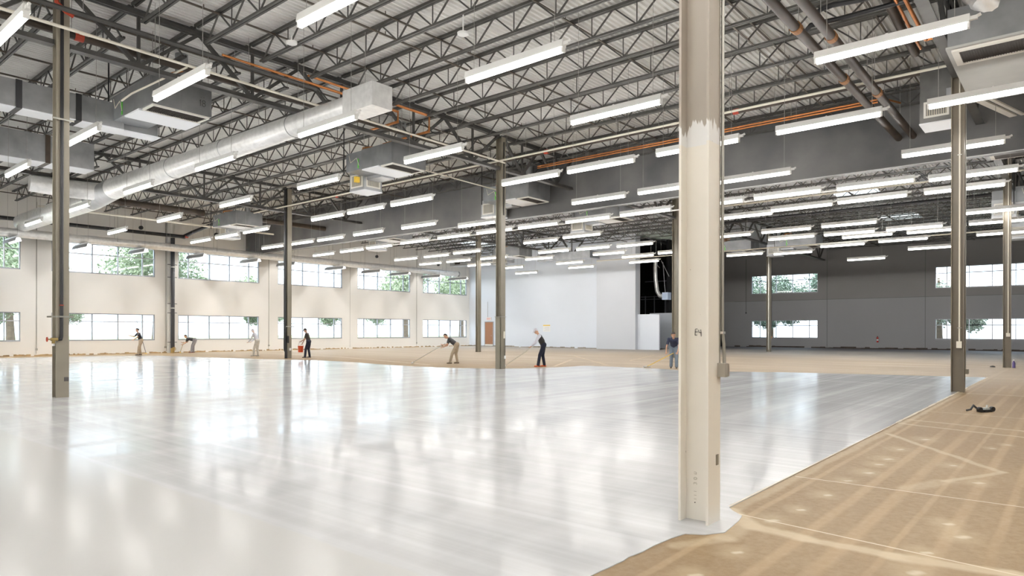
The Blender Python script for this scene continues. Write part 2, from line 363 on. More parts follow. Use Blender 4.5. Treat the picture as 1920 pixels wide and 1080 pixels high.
# where the baseboard was pulled off: a ragged tan line of old glue
def ragged(x0, x1, mk, step=.10, hmax=.075, keep=.85):
    mb = MB(); x = x0; on = True
    while x < x1:
        w = step*random.uniform(.5,1.6)
        on = random.random() < keep
        if on: mk(mb, x, min(x1, x+w), hmax*random.uniform(.35,1))
        x += w
    return mb
M_glue = mat('old tan glue', (.30,.205,.10), .9, 0, .35, 3)
struct('baseboard_left', ragged(X0, VWH, lambda m,a,b,h: m.box(a,b,UW-.012,UW,0,h)), M_glue, 'ragged tan glue line where baseboard was')
struct('baseboard_far', ragged(Y0, 15.5, lambda m,a,b,h: m.box(VG-.012,VG,a,b,0,h), .3, .11, .9), mat('dark glue line', (.07,.055,.045), .9, 0, .3, 3), 'dark ragged line along the grey wall foot')
struct('baseboard_end', ragged(16.7, UW, lambda m,a,b,h: m.box(VWH-(.152 if a < 19 else .012),VWH-(.14 if a < 19 else 0),a,b,0,h), .3, .08, .9), mat('grey glue line', (.25,.22,.17), .9, 0, .3, 3))

# floor
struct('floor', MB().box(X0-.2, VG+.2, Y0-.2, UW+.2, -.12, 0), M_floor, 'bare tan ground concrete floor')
edge = [(-12,-.01),(-1.45,-.02),(-1.04,-.012),(-.69,-.02),(-.38,-.03),(-.27,-.05),(-.22,-.13),(-.12,-.19),(.02,-.175),(.14,-.16),(.23,-.14),(.30,-.06),(.35,-.02),(4.98,.0),(6.43,.0),(9.74,.0),(14.51,.0)]
back = [(14.15,1.46),(13.55,3.6),(13.0,4.7),(12.25,5.7),(12.7,6.7),(12.85,7.5),(12.8,8.4),(12.75,9.2),(11.3,9.45),(10.5,9.75),(9.7,10.6),(9.36,11.4),(9.25,12.6),(9.3,14),(9.65,16),(9.7,17.7),(9.0,20),(8.4,23),(7.96,25.9),(6.5,27.0),(3.2,27.5),(0,27.9),(-12,28)]
def jag(pts, n=5, a=.05):
    out = []
    for p, q in zip(pts, pts[1:]):
        for k in range(n):
            t = k/n; out.append((p[0]+(q[0]-p[0])*t + random.uniform(-a,a)*(k>0), p[1]+(q[1]-p[1])*t + random.uniform(-a,a)*(k>0)))
    return out + [pts[-1]]
poly = jag(edge[:5],6,.006) + edge[5:13] + jag(edge[13:],30,.008) + jag(back,6,.05) + [(-12,28)]
mb = MB(); n = len(poly); mb.add([(x,y,.0) for x,y in poly]+[(x,y,.004) for x,y in poly], [tuple(range(n,2*n))]+[(i,(i+1)%n,n+(i+1)%n,n+i) for i in range(n)])
o = mb.build('floor_coating', M_epoxy); o['kind'] = 'structure'; o['label'] = 'fresh glossy white floor coating'
bm = bmesh.new(); bm.from_mesh(o.data); bmesh.ops.triangulate(bm, faces=[f for f in bm.faces if len(f.verts) > 4]); bm.to_mesh(o.data); bm.free()
# joint filler bands and marks on the bare concrete
M_fill = mat('pale joint filler', (.50,.40,.275), .6, 0, .15, 2)
M_fill2 = mat('white joint filler', (.66,.58,.46), .6, 0, .1, 2)
def stroke(mb, pts, w, z=.0016, jit=.25):
    for p, q in zip(pts, pts[1:]):
        p = Vector((*p,0)); q = Vector((*q,0)); d = q-p; k = max(1,int(d.length/.12)); nrm = Vector((-d.y,d.x,0)).normalized()
        L = []; 
        for i in range(k+1):
            c = p + d*(i/k); ww = w/2*random.uniform(1-jit,1+jit); L += [c+nrm*ww+Vector((0,0,z)), c-nrm*w/2*random.uniform(1-jit,1+jit)+Vector((0,0,z))]
        mb.add(L, [(2*i,2*i+1,2*i+3,2*i+2) for i in range(k)])
mb = MB()
stroke(mb, [(14.6,.1),(14.9,6),(15.1,12)], .10); stroke(mb, [(17,2),(15.3,8)], .08); stroke(mb, [(12,9.8),(16,12),(14,14)], .09)
stroke(mb, [(13.2,5),(16.5,10),(22,12)], .08); stroke(mb, [(10.2,13),(12,20),(12.5,27)], .12); stroke(mb, [(20,-6),(20,20)], .10); stroke(mb, [(24,-6),(23,14)], .08); stroke(mb, [(13.5,9),(19,14),(20,24)], .09)
mb.build('joint_filler', M_fill)['kind'] = 'structure'
mb = MB(); stroke(mb, [(5,-.012),(14.5,-.012)], .03, .0046); stroke(mb, [(.37,-.012),(5,-.012)], .012, .0046, .1)
mb.build('joint_line', M_fill2)['kind'] = 'structure'

# roof deck: real flutes along x, in strips that leave the skylights open
SKY = [(23.9,25.6,4.1,5.6),(25.2,27.3,25.4,26.6),(17.2,18.6,12.6,14.0),(30.5,32.0,3.9,5.4),(18.5,20,1.2,2.6)]
def deck(x0, x1, y0, y1, pitch=.1):
    mb = MB(); y = y0; prof = []
    while y < y1-1e-6:
        prof += [(y, ZD), (min(y1,y+.034), ZD), (min(y1,y+.046), ZD+.033), (min(y1,y+.088), ZD+.033)]; y += pitch
    prof.append((y1, ZD)); n = len(prof)
    mb.add([(x0,a,b) for a,b in prof]+[(x1,a,b) for a,b in prof], [(i,i+1,n+i+1,n+i) for i in range(n-1)]); return mb
ys = sorted({Y0, UW+.14, *[s[2] for s in SKY], *[s[3] for s in SKY]}); mb = MB(); mb2 = MB()
for a, b in zip(ys, ys[1:]):
    cuts = sorted([(s[0], s[1]) for s in SKY if s[2] <= a+1e-6 and b <= s[3]+1e-6]); x = VH
    d = deck(X0, VH, a, b); mb.add(d.v, d.f)
    for c0, c1 in cuts + [(VG+.14, None)]:
        d = deck(x, c0, a, b); mb2.add(d.v, d.f); x = c1 if c1 else x
struct('ceiling', mb, M_deck, 'fluted galvanised metal roof deck')
struct('ceiling_rear', mb2, mat('bright galvanised rear deck', (.84,.85,.87), .35, .3, .08, .8, stretch=(.3,1,1)), 'shiny fluted roof deck behind the header')
struct('roof_slab', MB().box(X0-.2, VG+.3, Y0-.2, UW+.3, 6.42, 6.5) if False else MB().box(X0-.2, VG+.3, Y0-.2, Y0-.14, 6.2, 6.5), M_conc)

# windows
def window(k, axis, at, a0, a1, z0, z1, mulls, trans, th=.09, w=.036):
    mb = MB()
    def bx(a, b, c, d, t=th, w0=0):
        if axis == 'y': mb.box(a, b, at+.03+w0, at+.03+t, c, d)
        else: mb.box(at+.03+w0, at+.03+t, a, b, c, d)
    bx(a0, a1, z0, z0+w*1.4); bx(a0, a1, z1-w, z1); bx(a0, a0+w, z0+w*1.4, z1-w); bx(a1-w, a1, z0+w*1.4, z1-w)
    for m in mulls: bx(m-w/2, m+w/2, z0+w*1.4, z1-w)
    ms = [a0+w]+[v for m in mulls for v in (m-w/2, m+w/2)]+[a1-w]
    for i in range(0, len(ms), 2): bx(ms[i], ms[i+1], trans-w/2, trans+w/2, th-.01, .01)
    o = struct('window_%d' % k, mb, M_frame)
    g = MB()
    if axis == 'y': g.box(a0+w/2, a1-w/2, at+.075, at+.078, z0+w/2, z1-w/2)
    else: g.box(at+.075, at+.078, a0+w/2, a1-w/2, z0+w/2, z1-w/2)
    g.build('glass_pane', M_glass, o)
    if axis == 'y': MB().box(a0, a1, at-.01, at+.03, z0-.014, z0).build('window_sill', M_white, o)
k = 1
for a, b in LWIN:
    m = [a+.47, a+1.43, a+2.39, a+3.35]
    if a < 1: m = [a+.5, a+1.4, a+2.35, b-.5]
    window(k, 'y', UW, a, b, *LOZ, m, 1.34); window(k+1, 'y', UW, a, b, *UPZ, m, 4.06); k += 2
for a, b in GWIN:
    m = [b-.53, b-1.52, b-2.52, b-3.5]
    window(k, 'x', VG, a, b, .575, 1.68, m, 1.34); window(k+1, 'x', VG, a, b, 3.325, 4.49, m, 4.13); k += 2
# door at the left end of the white wall
o = struct('door_1', MB().box(VWH-.03, VWH-.004, 26.95, 27.62, 0.03, 1.54), M_door, 'brown door in the corner of white wall')
MB().box(VWH-.035, VWH-.028, 26.93, 27.64, .03, .14).build('kick_plate', M_regf, o); MB().tube([(VWH-.08,27.05,.68),(VWH-.03,27.05,.68)], .02).build('door_handle', M_chrome, o)
MB().box(VWH-.04, VWH, 26.91, 26.95, 0.03, 1.58).box(VWH-.04, VWH, 27.62, 27.66, 0.03, 1.58).box(VWH-.04, VWH, 26.95, 27.62, 1.54, 1.58).build('door_frame', M_frame, o)

# ------------------------------------------------------------------ columns
def h_section(a, b, z0, z1, tf=.013, tw=.012):
    """flanges face -y/+y; a = depth along y, b = flange width along x"""
    return MB().box(-b/2, b/2, -a/2, -a/2+tf, z0, z1).box(-b/2, b/2, a/2-tf, a/2, z0, z1).box(-tw/2, tw/2, -a/2+tf, a/2-tf, z0, z1)
def column(x, y, label, a=.18, b=.17, m=M_taupe2, z1=6.03, name='steel_column'):
    t = thing(name, label, 'column', (x, y, 0), 0, 'steel columns')
    h_section(a, b, 0, z1).build('shaft', m, t)
    MB().box(-b/2-.02, b/2+.02, -a/2-.02, a/2+.02, z1, z1+.02).build('cap_plate', M_steel, t)
    return t
def boxpart(t, name, m, x, y, z, sx, sy, sz): return MB().box(x-sx/2, x+sx/2, y-sy/2, y+sy/2, z-sz/2, z+sz/2).build(name, m, t)

# the near column, repainted below, with a written grid mark
E4 = column(0, 0, 'near column, cream below and taupe above, marked E4', .165, .15, M_e4)
mk = MB(); xs = -.0805
def st2(mb, pts, r=.0012, x=-.0765, r2=None):
    mb.tube([(x, y, z) for y, z in pts], r, 5)
# writing sits on the web, seen from the open side (-x); left in view is +y
XW = -.0075
E = [(.019,1.012),(.018,.980)]
for pts in ([(.020,1.010),(.022,.978)], [(.019,1.011),(.008,1.011)], [(.021,.995),(.006,.996)], [(.022,.978),(.010,.979)],
            [(.002,1.006),(.000,.993),(-.014,.992)], [(-.010,1.008),(-.013,.972)]): st2(mk, pts, .0014, XW)
mk.build('grid_mark', M_ink, E4)
fm = MB()
def glyph(pts, z, s=.012, y0=.022): st2(fm, [(y0-.010*0+ p[1]*s - .0, z + p[0]*s) for p in pts], .0009, XW)
z = .245
# a stamped piece mark, turned on its side, faint under the paint
digits = {'5': [(.0,.9),(.0,0),(.6,.1),(.7,.6),(.5,.9)], '0': [(0,0),(.5,-.1),(.7,.4),(.5,.9),(0,.9),(-.1,.4),(0,0)], '3': [(0,0),(.4,-.1),(.7,.2),(.4,.5),(.7,.7),(.5,1),(0,.9)], '1': [(.3,0),(.3,1)]}
for dch in ('5','0','3'): 
    glyph(digits[dch], z, .016, .012); z -= .028
z -= .012
for dch in ('1','1','1'):
    glyph(digits[dch], z, .014, .012); z -= .02
fm.build('stamped_mark', M_inkf, E4)
MB().tube([(-.0075,.02,.095),(-.010,.02,.095)], .003).build('bolt_hole', M_ink, E4)
pl = MB().box(.02, .048, -.0855, -.0825, .30, .355); pl.build('cover_plate', mat('grey cover plate', (.25,.23,.19), .5, .3), E4)
cd = MB().tube([(.076,-.0925,6.0),(.076,-.0925,1.0),(.078,-.10,.93),(.075,-.104,.83)], .009, 8); cd.build('conduit', M_emt, E4, smooth=True)
MB().tube([(.06,-.0825-.003,6.0),(.06,-.0825-.003,.83)], .003, 6).build('wire', M_emt, E4)
MB().box(.06, .09, -.104, -.0825, .985, .998).build('conduit_strap', M_chrome, E4)
bx = MB().box(.035, .07, -.125, -.0825, .76, .832).build('receptacle_box', mat('weathered box', (.42,.40,.35), .45, .3), E4)
MB().box(.071, .088, -.127, -.0845, .763, .829).box(.088, .10, -.12, -.095, .77, .79).box(.088, .10, -.12, -.095, .798, .82).build('flip_cover', M_chrome, bx)

C1 = column(10.0/10*10.03, 0, 'x') if False else column(0, 10.03, 'left column carrying black hose riser with red wheel valve', .165, .17, M_taupe)
# fire hose riser with angle valve on its near flange
yf = -.0825
MB().tube([(-.02,yf-.025,5.9),(-.02,yf-.025,.90),(-.03,yf-.03,.865),(-.07,yf-.035,.862)], .022, 10).build('riser_pipe', M_black, C1, smooth=True)
v = MB().tube([(-.07,yf-.035,.862),(-.16,yf-.035,.862)], .024, 10).tube([(-.125,yf-.035,.85),(-.125,yf-.035,.80)], .022, 10).tube([(-.16,yf-.035,.862),(-.20,yf-.035,.862)], .009, 8).build('hose_valve', M_brass, C1, smooth=True)
MB().ring((-.205,yf-.035,.862), .032, .005, 'x').bar((-.205,yf-.035,.83),(-.205,yf-.035,.894),.006).bar((-.205,yf-.067,.862),(-.205,yf-.003,.862),.006).build('hand_wheel', M_red, v)
MB().tube([(-.125,yf-.035,.80),(-.125,yf-.035,.765)], .02, 10).build('outlet_cap', M_chrome, v, smooth=True)
MB().ring((-.02,yf-.025,1.362), .024, .007).build('red_coupling', M_red, C1)
for zc in (1.194, 4.09): MB().box(-.15, .13, yf-.056, yf-.05, zc-.012, zc+.012).box(-.15,.13, .09, .096, zc-.012, zc+.012).build('pipe_clamp', M_emt, C1)
MB().box(.02, .08, yf-.003, yf, .24, .30).build('dark_patch', mat('scuffed patch', (.10,.09,.085), .7), C1)
rc = MB().tube([(-.17,yf-.10,6.0),(-.12,yf-.10,5.86),(-.11,yf-.10,5.76),(.0,yf-.11,5.66),(.10,yf-.12,5.62)], .03, 8); rc.build('red_elbow', M_red, C1, smooth=True)

C4 = column(9.94, 10.03, 'middle column standing on the far edge of white coating', .19, .165)
MB().box(-.10, -.083, -.07, .09, 0, 1.36).build('guard_cover', M_taupe2, C4); MB().box(-.11,.105,-.11,.11,1.355,1.368).build('pipe_clamp', M_emt, C4)
MB().box(.0, .05, -.112, -.096, .80, .98).build('junction_box', M_conduit, C4); MB().tube([(.05,-.11,.8),(.06,-.11,.45),(.05,-.11,.35)], .006).build('cord', M_black, C4); MB().box(.03,.075,-.12,-.096,.27,.35).build('outlet_box', M_white, C4)
MB().tube([(0,-.108,4.0),(0,-.108,5.9)], .012).build('riser', M_black, C4)
C6 = column(9.94, 0, 'right column with two conduit drops at coating corner', .185, .175, M_taupe3)
MB().tube([(-.0875-.012,-.03,6),(-.0875-.012,-.03,.83)], .012, 8).build('conduit', M_conduit, C6); MB().tube([(.06,-.0925-.006,6),(.06,-.0925-.006,.38)], .006, 6).build('conduit', M_emt, C6)
MB().box(-.135,-.0875,-.065,.01,.73,.84).build('outlet_box', M_conduit, C6); MB().box(.03,.085,-.14,-.0925,.30,.38).build('outlet_box', M_taupe2, C6)
for zc in (1.06, 3.9): MB().box(-.115,-.0875,-.06,.0,zc-.006,zc+.006).build('conduit_strap', M_emt, C6)
C7 = column(19.9, 0, 'second right column behind the one with two conduits', .185, .175, M_taupe3)
MB().tube([(-.10,-.03,6),(-.10,-.03,.95)], .012, 8).build('conduit', M_conduit, C7); MB().box(-.14,-.0875,-.075,.015,.86,.96).build('outlet_box', M_conduit, C7)
C3 = column(9.94, 20.07, 'column with black downpipe near worker with bucket', .19, .165)
MB().tube([(-.13,-.02,6),(-.13,-.02,.30),(-.10,-.05,.22),(-.10,-.05,0)], .05, 10).build('downpipe', M_black, C3, smooth=True); MB().box(-.14,.20,-.10,-.096,1.12,1.15).build('pipe_clamp', M_emt, C3); MB().box(-.02,.05,-.12,-.096,.28,.37).build('outlet_box', M_white, C3); MB().box(-.10,-.04,-.13,-.096,.55,.80).build('switch_box', M_black, C3)
C5 = column(19.9, 20.07, 'distant column beyond header near the brown door', .185, .175)
MB().tube([(-.10,-.03,6),(-.10,-.03,1.2)], .012, 8).build('conduit', M_emt, C5)
C8 = column(29.85, 10.03, 'distant column with black pipe before grey wall', .185, .175)
MB().tube([(.13,-.06,6),(.13,-.06,.75)], .04, 8).build('downpipe', M_black, C8); MB().box(.08,.15,-.11,-.09,.66,.75).build('outlet_box', M_copper, C8); MB().box(-.12,-.0875,-.05,.0,.1,5.9).build('conduit', M_emt, C8)
C9 = column(19.9, 10.03, 'column almost hidden behind the near repainted column', .185, .175)
CW = column(9.64, 28.93, 'white wall column behind black drain pipe', .16, .2, M_wall, 5.9)
dp = thing('drain_pipe', 'tall black drain pipe with brass valve on left wall', 'pipe', (9.66, 28.72, 0))
MB().tube([(0,0,.22),(0,0,5.02)], .085, 14).build('pipe', M_black, dp, smooth=True)
for zc in (3.72, 1.93): MB().tube([(0,0,zc),(0,0,zc+.05)], .092, 14).build('coupling', M_emt, dp)
for zc in (.47, 1.75, 2.15, 3.3, 3.85): MB().box(-.2,.2,.03,.05,zc-.012,zc+.012).build('bracket', M_black, dp)
vv = MB().tube([(0,0,0),(0,0,.22)], .08, 14).tube([(0,-.1,.18),(0,.02,.18)], .06, 12).build('valve', M_brass, dp, smooth=True); MB().ring((0,-.13,.18), .075, .012, 'y').build('hand_wheel', M_brass, vv)

# ------------------------------------------------------------------ roof steel
def girder(L):
    zt, zb = 6.05, 5.20
    top = MB(); bot = MB(); web = MB()
    for dy in (-.052, .012): top.box(0, L, dy, dy+.04, zt-.02, zt+.055); bot.box(0, L, dy, dy+.04, zb-.01, zb+.06)
    top.box(0, L, -.085, .085, zt+.045, zt+.06); bot.box(0, L, -.075, .075, zb-.02, zb-.008)
    n = max(2, round(L/2)); p = L/n
    for i in range(n):
        x0 = i*p; xm = x0+p/2
        web.bar((x0+.02,0,zt), (xm,0,zb+.03), .065, .055); web.bar((x0+p-.02,0,zt), (xm,0,zb+.03), .065, .055)
        web.bar((xm,0,zb), (xm,0,zt), .045, .045)
    return top, bot, web
def place_girder(x0, y, L, label):
    t = thing('joist_girder', label, 'truss', (x0, y, 0), 0, 'roof girders')
    for nm, mb in zip(('top_chord','bottom_chord','web'), girder(L)): mb.build(nm, M_steel, t)
    return t
for (x0, y, L, lb) in ((-3.9,10.03,3.8,'roof girder at top left before the riser column'), (.1,10.03,9.74,'roof girder between riser column and middle column'), (10.04,10.03,3.1,'short roof girder from middle column to concrete header'),
    (3.2,0,6.64,'roof girder above right, ending at two conduit column'), (10.04,0,3.1,'short girder from right column to concrete header'),
    (-3.9,20.07,3.8,'far left roof girder beyond the round duct'), (.1,20.07,9.74,'roof girder ending on column with downpipe'), (10.04,20.07,3.1,'short girder from downpipe column to header'),
    (13.5,10.03,6.3,'girder from header to hidden column behind E4'), (20.0,10.03,9.75,'girder running back to column before grey wall'), (29.95,10.03,9.2,'last girder with its end against grey wall'),
    (13.5,20.07,6.3,'girder behind header ending at column near door'), (20.0,20.07,8.6,'girder behind header ending at the white wall'),
    (13.5,0,6.3,'girder behind header above the right columns'), (20.0,0,9.75,'girder far right beyond second right column'), (29.95,0,9.2,'girder far right against the grey wall')):
    place_girder(x0, y, L, lb)

JZ = (6.195, 5.77)
def joist_mesh(L):
    zt, zb = JZ; top = MB(); bot = MB(); web = MB(); p = .836
    for dx in (-.042, .008): top.box(dx, dx+.034, -L/2, L/2, zt-.045, zt); bot.box(dx, dx+.034, -L/2+.35, L/2-.35, zb, zb+.034)
    n = int((L-.9)//p); y0 = -n*p/2
    for i in range(n):
        a = y0+i*p; m = a+p/2
        web.bar((0,a,zt-.03),(0,m,zb+.02),.022); web.bar((0,m,zb+.02),(0,a+p,zt-.03),.022)
        web.bar((0,m,zb+.02),(0,m,zt-.03),.014)
        if i: pass
    web.bar((0,y0,zt-.03),(0,-L/2+.4,zb+.02),.022) if y0+L/2 > .5 else None
    web.bar((0,-y0,zt-.03),(0,L/2-.4,zb+.02),.022) if y0+L/2 > .5 else None
    return [top.mesh('top_chord', M_steel2), bot.mesh('bottom_chord', M_steel2), web.mesh('web', M_steel2)]
BAY = [(-10.03,-.05,'in the bay right of column E4'), (.05,9.98,'in the bay left of column E4'), (10.08,20.02,'in the middle bay past the riser column'), (20.12,29.0,'in the bay along the left wall')]
XS1 = [9.94-.995*k for k in range(12,-4,-1)]
XS2 = [13.75+.995*k for k in range(0,26)]
for bi, (a, b, bl) in enumerate(BAY):
    L = b-a; ms = joist_mesh(L); ym = (a+b)/2; ref = None
    lim1 = {0:3.5, 1:-.5, 2:-2.6, 3:-2.6}[bi]
    for hall, xs in ((0, XS1), (1, XS2)):
        use = [x for x in xs if (x > lim1 and x < VH-.15) or (hall and x < (VG-.1 if bi < 2 else VWH-.1))]
        if hall: use = [x for x in use if not (bi == 2 and x > VWH-.1)]
        for i, x in enumerate(use):
            lb = ('dark bar joist, %s before concrete header, ' % nth(len(use)-1-i) if hall == 0 else 'dark bar joist, %s behind concrete header, ' % nth(i)) + bl
            if ref is None:
                ref = thing('bar_joist', lb, 'joist', (x, ym, 0), 0, 'roof bar joists ' + bl)
                for nm, me in zip(('top_chord','bottom_chord','web'), ms): link(nm, me, ref)
            else: dup(ref, (x, ym, 0), lb)
# bridging angles across the joists
BR = [(1.0,6.12),(2.65,6.12),(2.65,5.79),(4.95,6.12),(7.1,6.12),(7.1,5.79),(9.15,6.12)]
br_i = 0
for base in (0, 10.03, 20.07):
    for (y, z) in BR:
        yy = y+base
        if yy > 28.6: continue
        for x0, x1, w in ((-3, VH-.15, 'ahead of header'), (VH+.2, VG-.1 if yy < 15.5 else VWH-.1, 'behind header')):
            mb = MB().box(0, x1-x0, -.014, .014, -.006, .006).box(0, x1-x0, .008, .014, .006, .03)
            for q in range(int((x1-x0)//2)): mb.box(q*2+.7, q*2+.715, -.004, .004, 0, .07)
            lv = 'upper' if z > 6 else 'lower'
            o = mb.build('bridging_angle', mat('rusty bridging steel', (.10,.082,.064), .6, 0, .3, 2), None, (x0, yy, z))
            place = {0:'left of column E4', 10.03:'in the middle bay', 20.07:'beside the left wall'}[base]
            tag(o, '%s bridging angle %s, %s line %s' % (lv, w, nth([b for b in BR if b[1] == z].index((y, z))), place), 'bridging', 'bridging angles')

# ------------------------------------------------------------------ strip lights
def fixture_meshes():
    h = MB(); L = .80
    # trapezoid channel housing
    prof = [(-.03,.14),(.03,.14),(.042,.07),(.042,.05),(-.042,.05),(-.042,.07)]
    n = len(prof); h.add([(a,-L,b) for a,b in prof]+[(a,L,b) for a,b in prof], [tuple(range(n))[::-1], tuple(range(n,2*n))]+[(i,(i+1)%n,n+(i+1)%n,n+i) for i in range(n)])
    h.box(-.03,.03,-.012,.012,.10,.15)
    tube = MB().tube([(0,-L+.03,.018),(0,L-.03,.018)], .034, 8)
    cap = MB().box(-.03,.03,-L,-L+.025,-.01,.05)
    hook = MB().box(-.02,.02,-L-.07,-L,.07,.11).tube([(0,-L-.06,.10),(0,-L-.10,.115)], .018, 6)
    hang = MB().tube([(0,0,.12),(0,0,1.87)], .0035, 4)
    return h.mesh('housing', M_white), tube.mesh('lamp_tube', M_lamp, True), cap.mesh('end_cap', M_white), hook.mesh('mounting_hook', M_white), hang.mesh('hanger_wire', M_cable)
FM = fixture_meshes()
def make_light(loc, label, group, name='strip_light'):
    t = thing(name, label, 'light', loc, 0, group)
    link('housing', FM[0], t); link('lamp_tube', FM[1], t); link('end_cap', FM[2], t); link('end_cap', FM[2], t, rotz=PI); link('mounting_hook', FM[3], t)
    link('hanger_wire', FM[4], t, (0,-.66,0)); link('hanger_wire', FM[4], t, (0,.66,0)); return t
LIGHTS = [(.79,4.2),(.79,7.9),(.8,11.7),(.8,15.5),(3.15,-.1),(3.15,3.94),(3.16,7.93),(3.17,11.74),(3.16,15.48),(3.15,19.41),(3.16,23.43),
 (5.45,.18),(5.55,3.92),(5.53,7.92),(5.55,11.72),(5.52,15.4),(5.53,19.37),(5.56,23.45),
 (8.2,1.58),(8.2,3.81),(8.27,5.92),(8.3,7.76),(8.35,11.72),(8.37,13.64),(8.39,15.46),(8.44,19.6),(8.46,21.6),(8.49,23.63),(8.3,-.6),
 (11.25,.26),(11.25,3.9),(11.15,5.87),(11.2,7.85),(11.2,14.6),(11.17,17.12),(11.22,19.36),(11.2,21.2),(11.2,23.25),
 (12.15,12.95),
 (13.95,.22),(13.7,2.04),(13.6,3.95),(13.6,5.82),(13.6,7.84),(13.6,9.77),(13.6,11.65),(13.6,13.5),(13.65,15.47),(13.72,17.6),(13.85,19.85),(13.95,21.75),(14.05,23.92),
 (15.5,.54),(15.5,2.48),(15.6,4.22),(15.97,5.9),(16.37,11.86),(16.64,13.89),(17.37,18.4),(17.56,20.46),(17.6,22.55),
 (19.5,.2),(19.53,3.98),(19.61,5.92),(19.68,7.9),(19.76,11.68),(19.6,13.5),(19.51,15.4),(19.8,19.04),(19.75,21.24),(19.79,23.23),
 (21.85,.3),(21.64,2.55),(21.56,4.46),(21.51,6.35),(21.61,14.0),(21.32,17.58),(21.82,21.8),
 (22.77,2.15),(22.67,4.15),(22.95,11.56),(23.3,13.55),(23.82,17.61),(23.97,21.45),
 (24.85,.4),(24.67,3.4),(24.9,5.5),(25.65,14.54),(25.7,9.65),(26.02,18.43),(26.37,7.82),(27.0,22.9),
 # unseen, behind and beside the camera; many added to brighten the near column
 (-3.0,4.),(-3.0,10.),(-5.6,.2),(-5.6,6.),(.8,.2),(.8,-4.),(5.5,-4.),(-3.,-4.),(-8.,3.),(11.2,-4.),(16.,-4.),(24.,-4.),(-8.,12.),(-5.6,16.),(-.8,20.),(-1.2,.2),(-1.2,3.9),(-1.2,7.8),(-3.4,7.),(-1.2,-3.8),(-5.6,-4.),(-8.,-4.),(-3.,-8.),(-8.,-8.),(3.2,-4.),(3.2,-8.),(8.5,-8.),(-8.,7.),(-10.,0.),(-5.6,11.),(-3.,15.),(-8.,20.),(-4.,23.),(-1.6,-2.),(-3.6,-2.),(-3.6,2.),(-1.4,-6.),(1.2,-3.),(-.6,-4.6),(3.2,-5.5),
 (28.,3.),(31.,6.)]
rows = {}
def rowkey(x):
    for k, (a, b) in enumerate([(-20,-.5),(-.5,2),(2,4.3),(4.3,6.8),(6.8,9.8),(9.8,11.7),(11.7,13.0),(13.0,14.6),(14.6,18.5),(18.5,20.5),(20.5,22.3),(22.3,24.3),(24.3,27.4),(27.4,40)]):
        if a <= x < b: return k
RN = ['unseen on the camera side','in the row nearest the camera','in the second row from camera','in the third row from camera','in the fourth row from camera','in the row just ahead of header','alone ahead of the header','in the row just behind header','in the second row behind header','in the third row behind header','in the fourth row behind header','in the fifth row behind header','in the sixth row behind header','in the last row by grey wall']
for p in LIGHTS: rows.setdefault(rowkey(p[0]), []).append(p)
first = None
for k, ps in sorted(rows.items()):
    ps.sort(key=lambda p: -p[1])
    for i, (x, y) in enumerate(ps):
        lb = 'lit white strip light, %s from left %s' % (nth(i), RN[k])
        if first is None: first = make_light((x, y, 4.31), lb, 'strip lights on wires')
        else: dup(first, (x, y, 4.31), lb)
# the row by the left wall has deep side wings that cut the beam to a wedge
def wing_light():
    t = thing('winged_light', 'x', 'light', (0,0,0), 0, 'winged lights by the left wall')
    L = .74; h = MB().box(-.05,.05,-L,L,.055,.12); h.build('housing', M_white, t)
    MB().box(-.012,.012,-L+.05,L-.02,.045,.055).build('lamp_lens', M_lamp2, t)
    for s in (-1, 1):
        MB().add([(s*.05,-L,.07),(s*.10,-L,-.06),(s*.10,L+.12,-.06),(s*.05,L+.12,.07),(s*.056,-L,.07),(s*.106,-L,-.06),(s*.106,L+.12,-.06),(s*.056,L+.12,.07)], [(0,1,2,3),(7,6,5,4),(0,4,5,1),(1,5,6,2),(2,6,7,3),(3,7,4,0)]).build('reflector_wing', mat('grey reflector wing', (.30,.30,.30), .6), t)
    for y in (-.6,.6): MB().tube([(0,y,.12),(0,y,2.0)], .0035, 4).build('hanger_wire', M_cable, t)
    return t
WL = [-1.0,1.5,3.65,5.87,7.9,10.27,12.75,14.64,17.4,19.75,21.75,24.15,26.4]; w0 = wing_light()
for i, x in enumerate(WL):
    lb = 'grey winged strip light by left wall, %s along from camera end' % nth(i)
    if i == 0: w0['label'] = lb; w0.location = Vector((x, 27.75, 4.19))*S
    else: dup(w0, (x, 27.75, 4.19), lb)

# ------------------------------------------------------------------ ducts, pipes, cables overhead
t = thing('round_duct', 'long shiny round duct tapering under the joists', 'duct', (3.92, 7.5, 4.945))
d = MB(); pts = [(0,y,0) for y in (0,2.,4.,6.,8.,10.,11.6)]; d.tube(pts, .185, 28, .29); d.build('duct_run', M_foil, t, smooth=True)
MB().tube([(0,13.2,-.10),(0,15,-.10),(0,18,-.10),(0,20,-.10)], .31, 28).build('duct_trunk', M_foil, t, smooth=True)
MB().tube([(0,11.6,0),(0,12.3,-.04),(0,13.2,-.10)], .29, 28, .31).build('transition', M_galv, t, smooth=True)
MB().tube([(0,12.4,0),(-.9,12.6,0),(-1.7,12.7,.05)], .25, 24).build('branch_collar', M_foil, t, smooth=True)
for y in (2.6, 5.2, 7.8): 
    MB().ring((0,y,0), .185+.105*y/11.6+.003, .006, 'y', 28, 4).build('seam_band', M_galv, t)
for y in (.4, 3.9, 7.4, 10.9): MB().tube([(0,y,.15),(0,y,1.2)], .005, 5).build('hanger_rod', M_cable, t)
MB().box(-.215,.215,-.06,.75,-.20,.20).build('end_box', M_foil, t)
MB().lathe([(.04,-.185),(.04,-.20)], (0.05,.8,0), 'z', 10).build('access_port', M_galv, t)
t = thing('wall_duct', 'insulated round duct hung along the left wall', 'duct', (-3, 27.6, 4.46))
d = MB(); pts = []; rnd = random.Random(3)
for i in range(0, 105): pts.append((i*.28, 0, 0))
d.tube(pts, .155, 20); vs = []
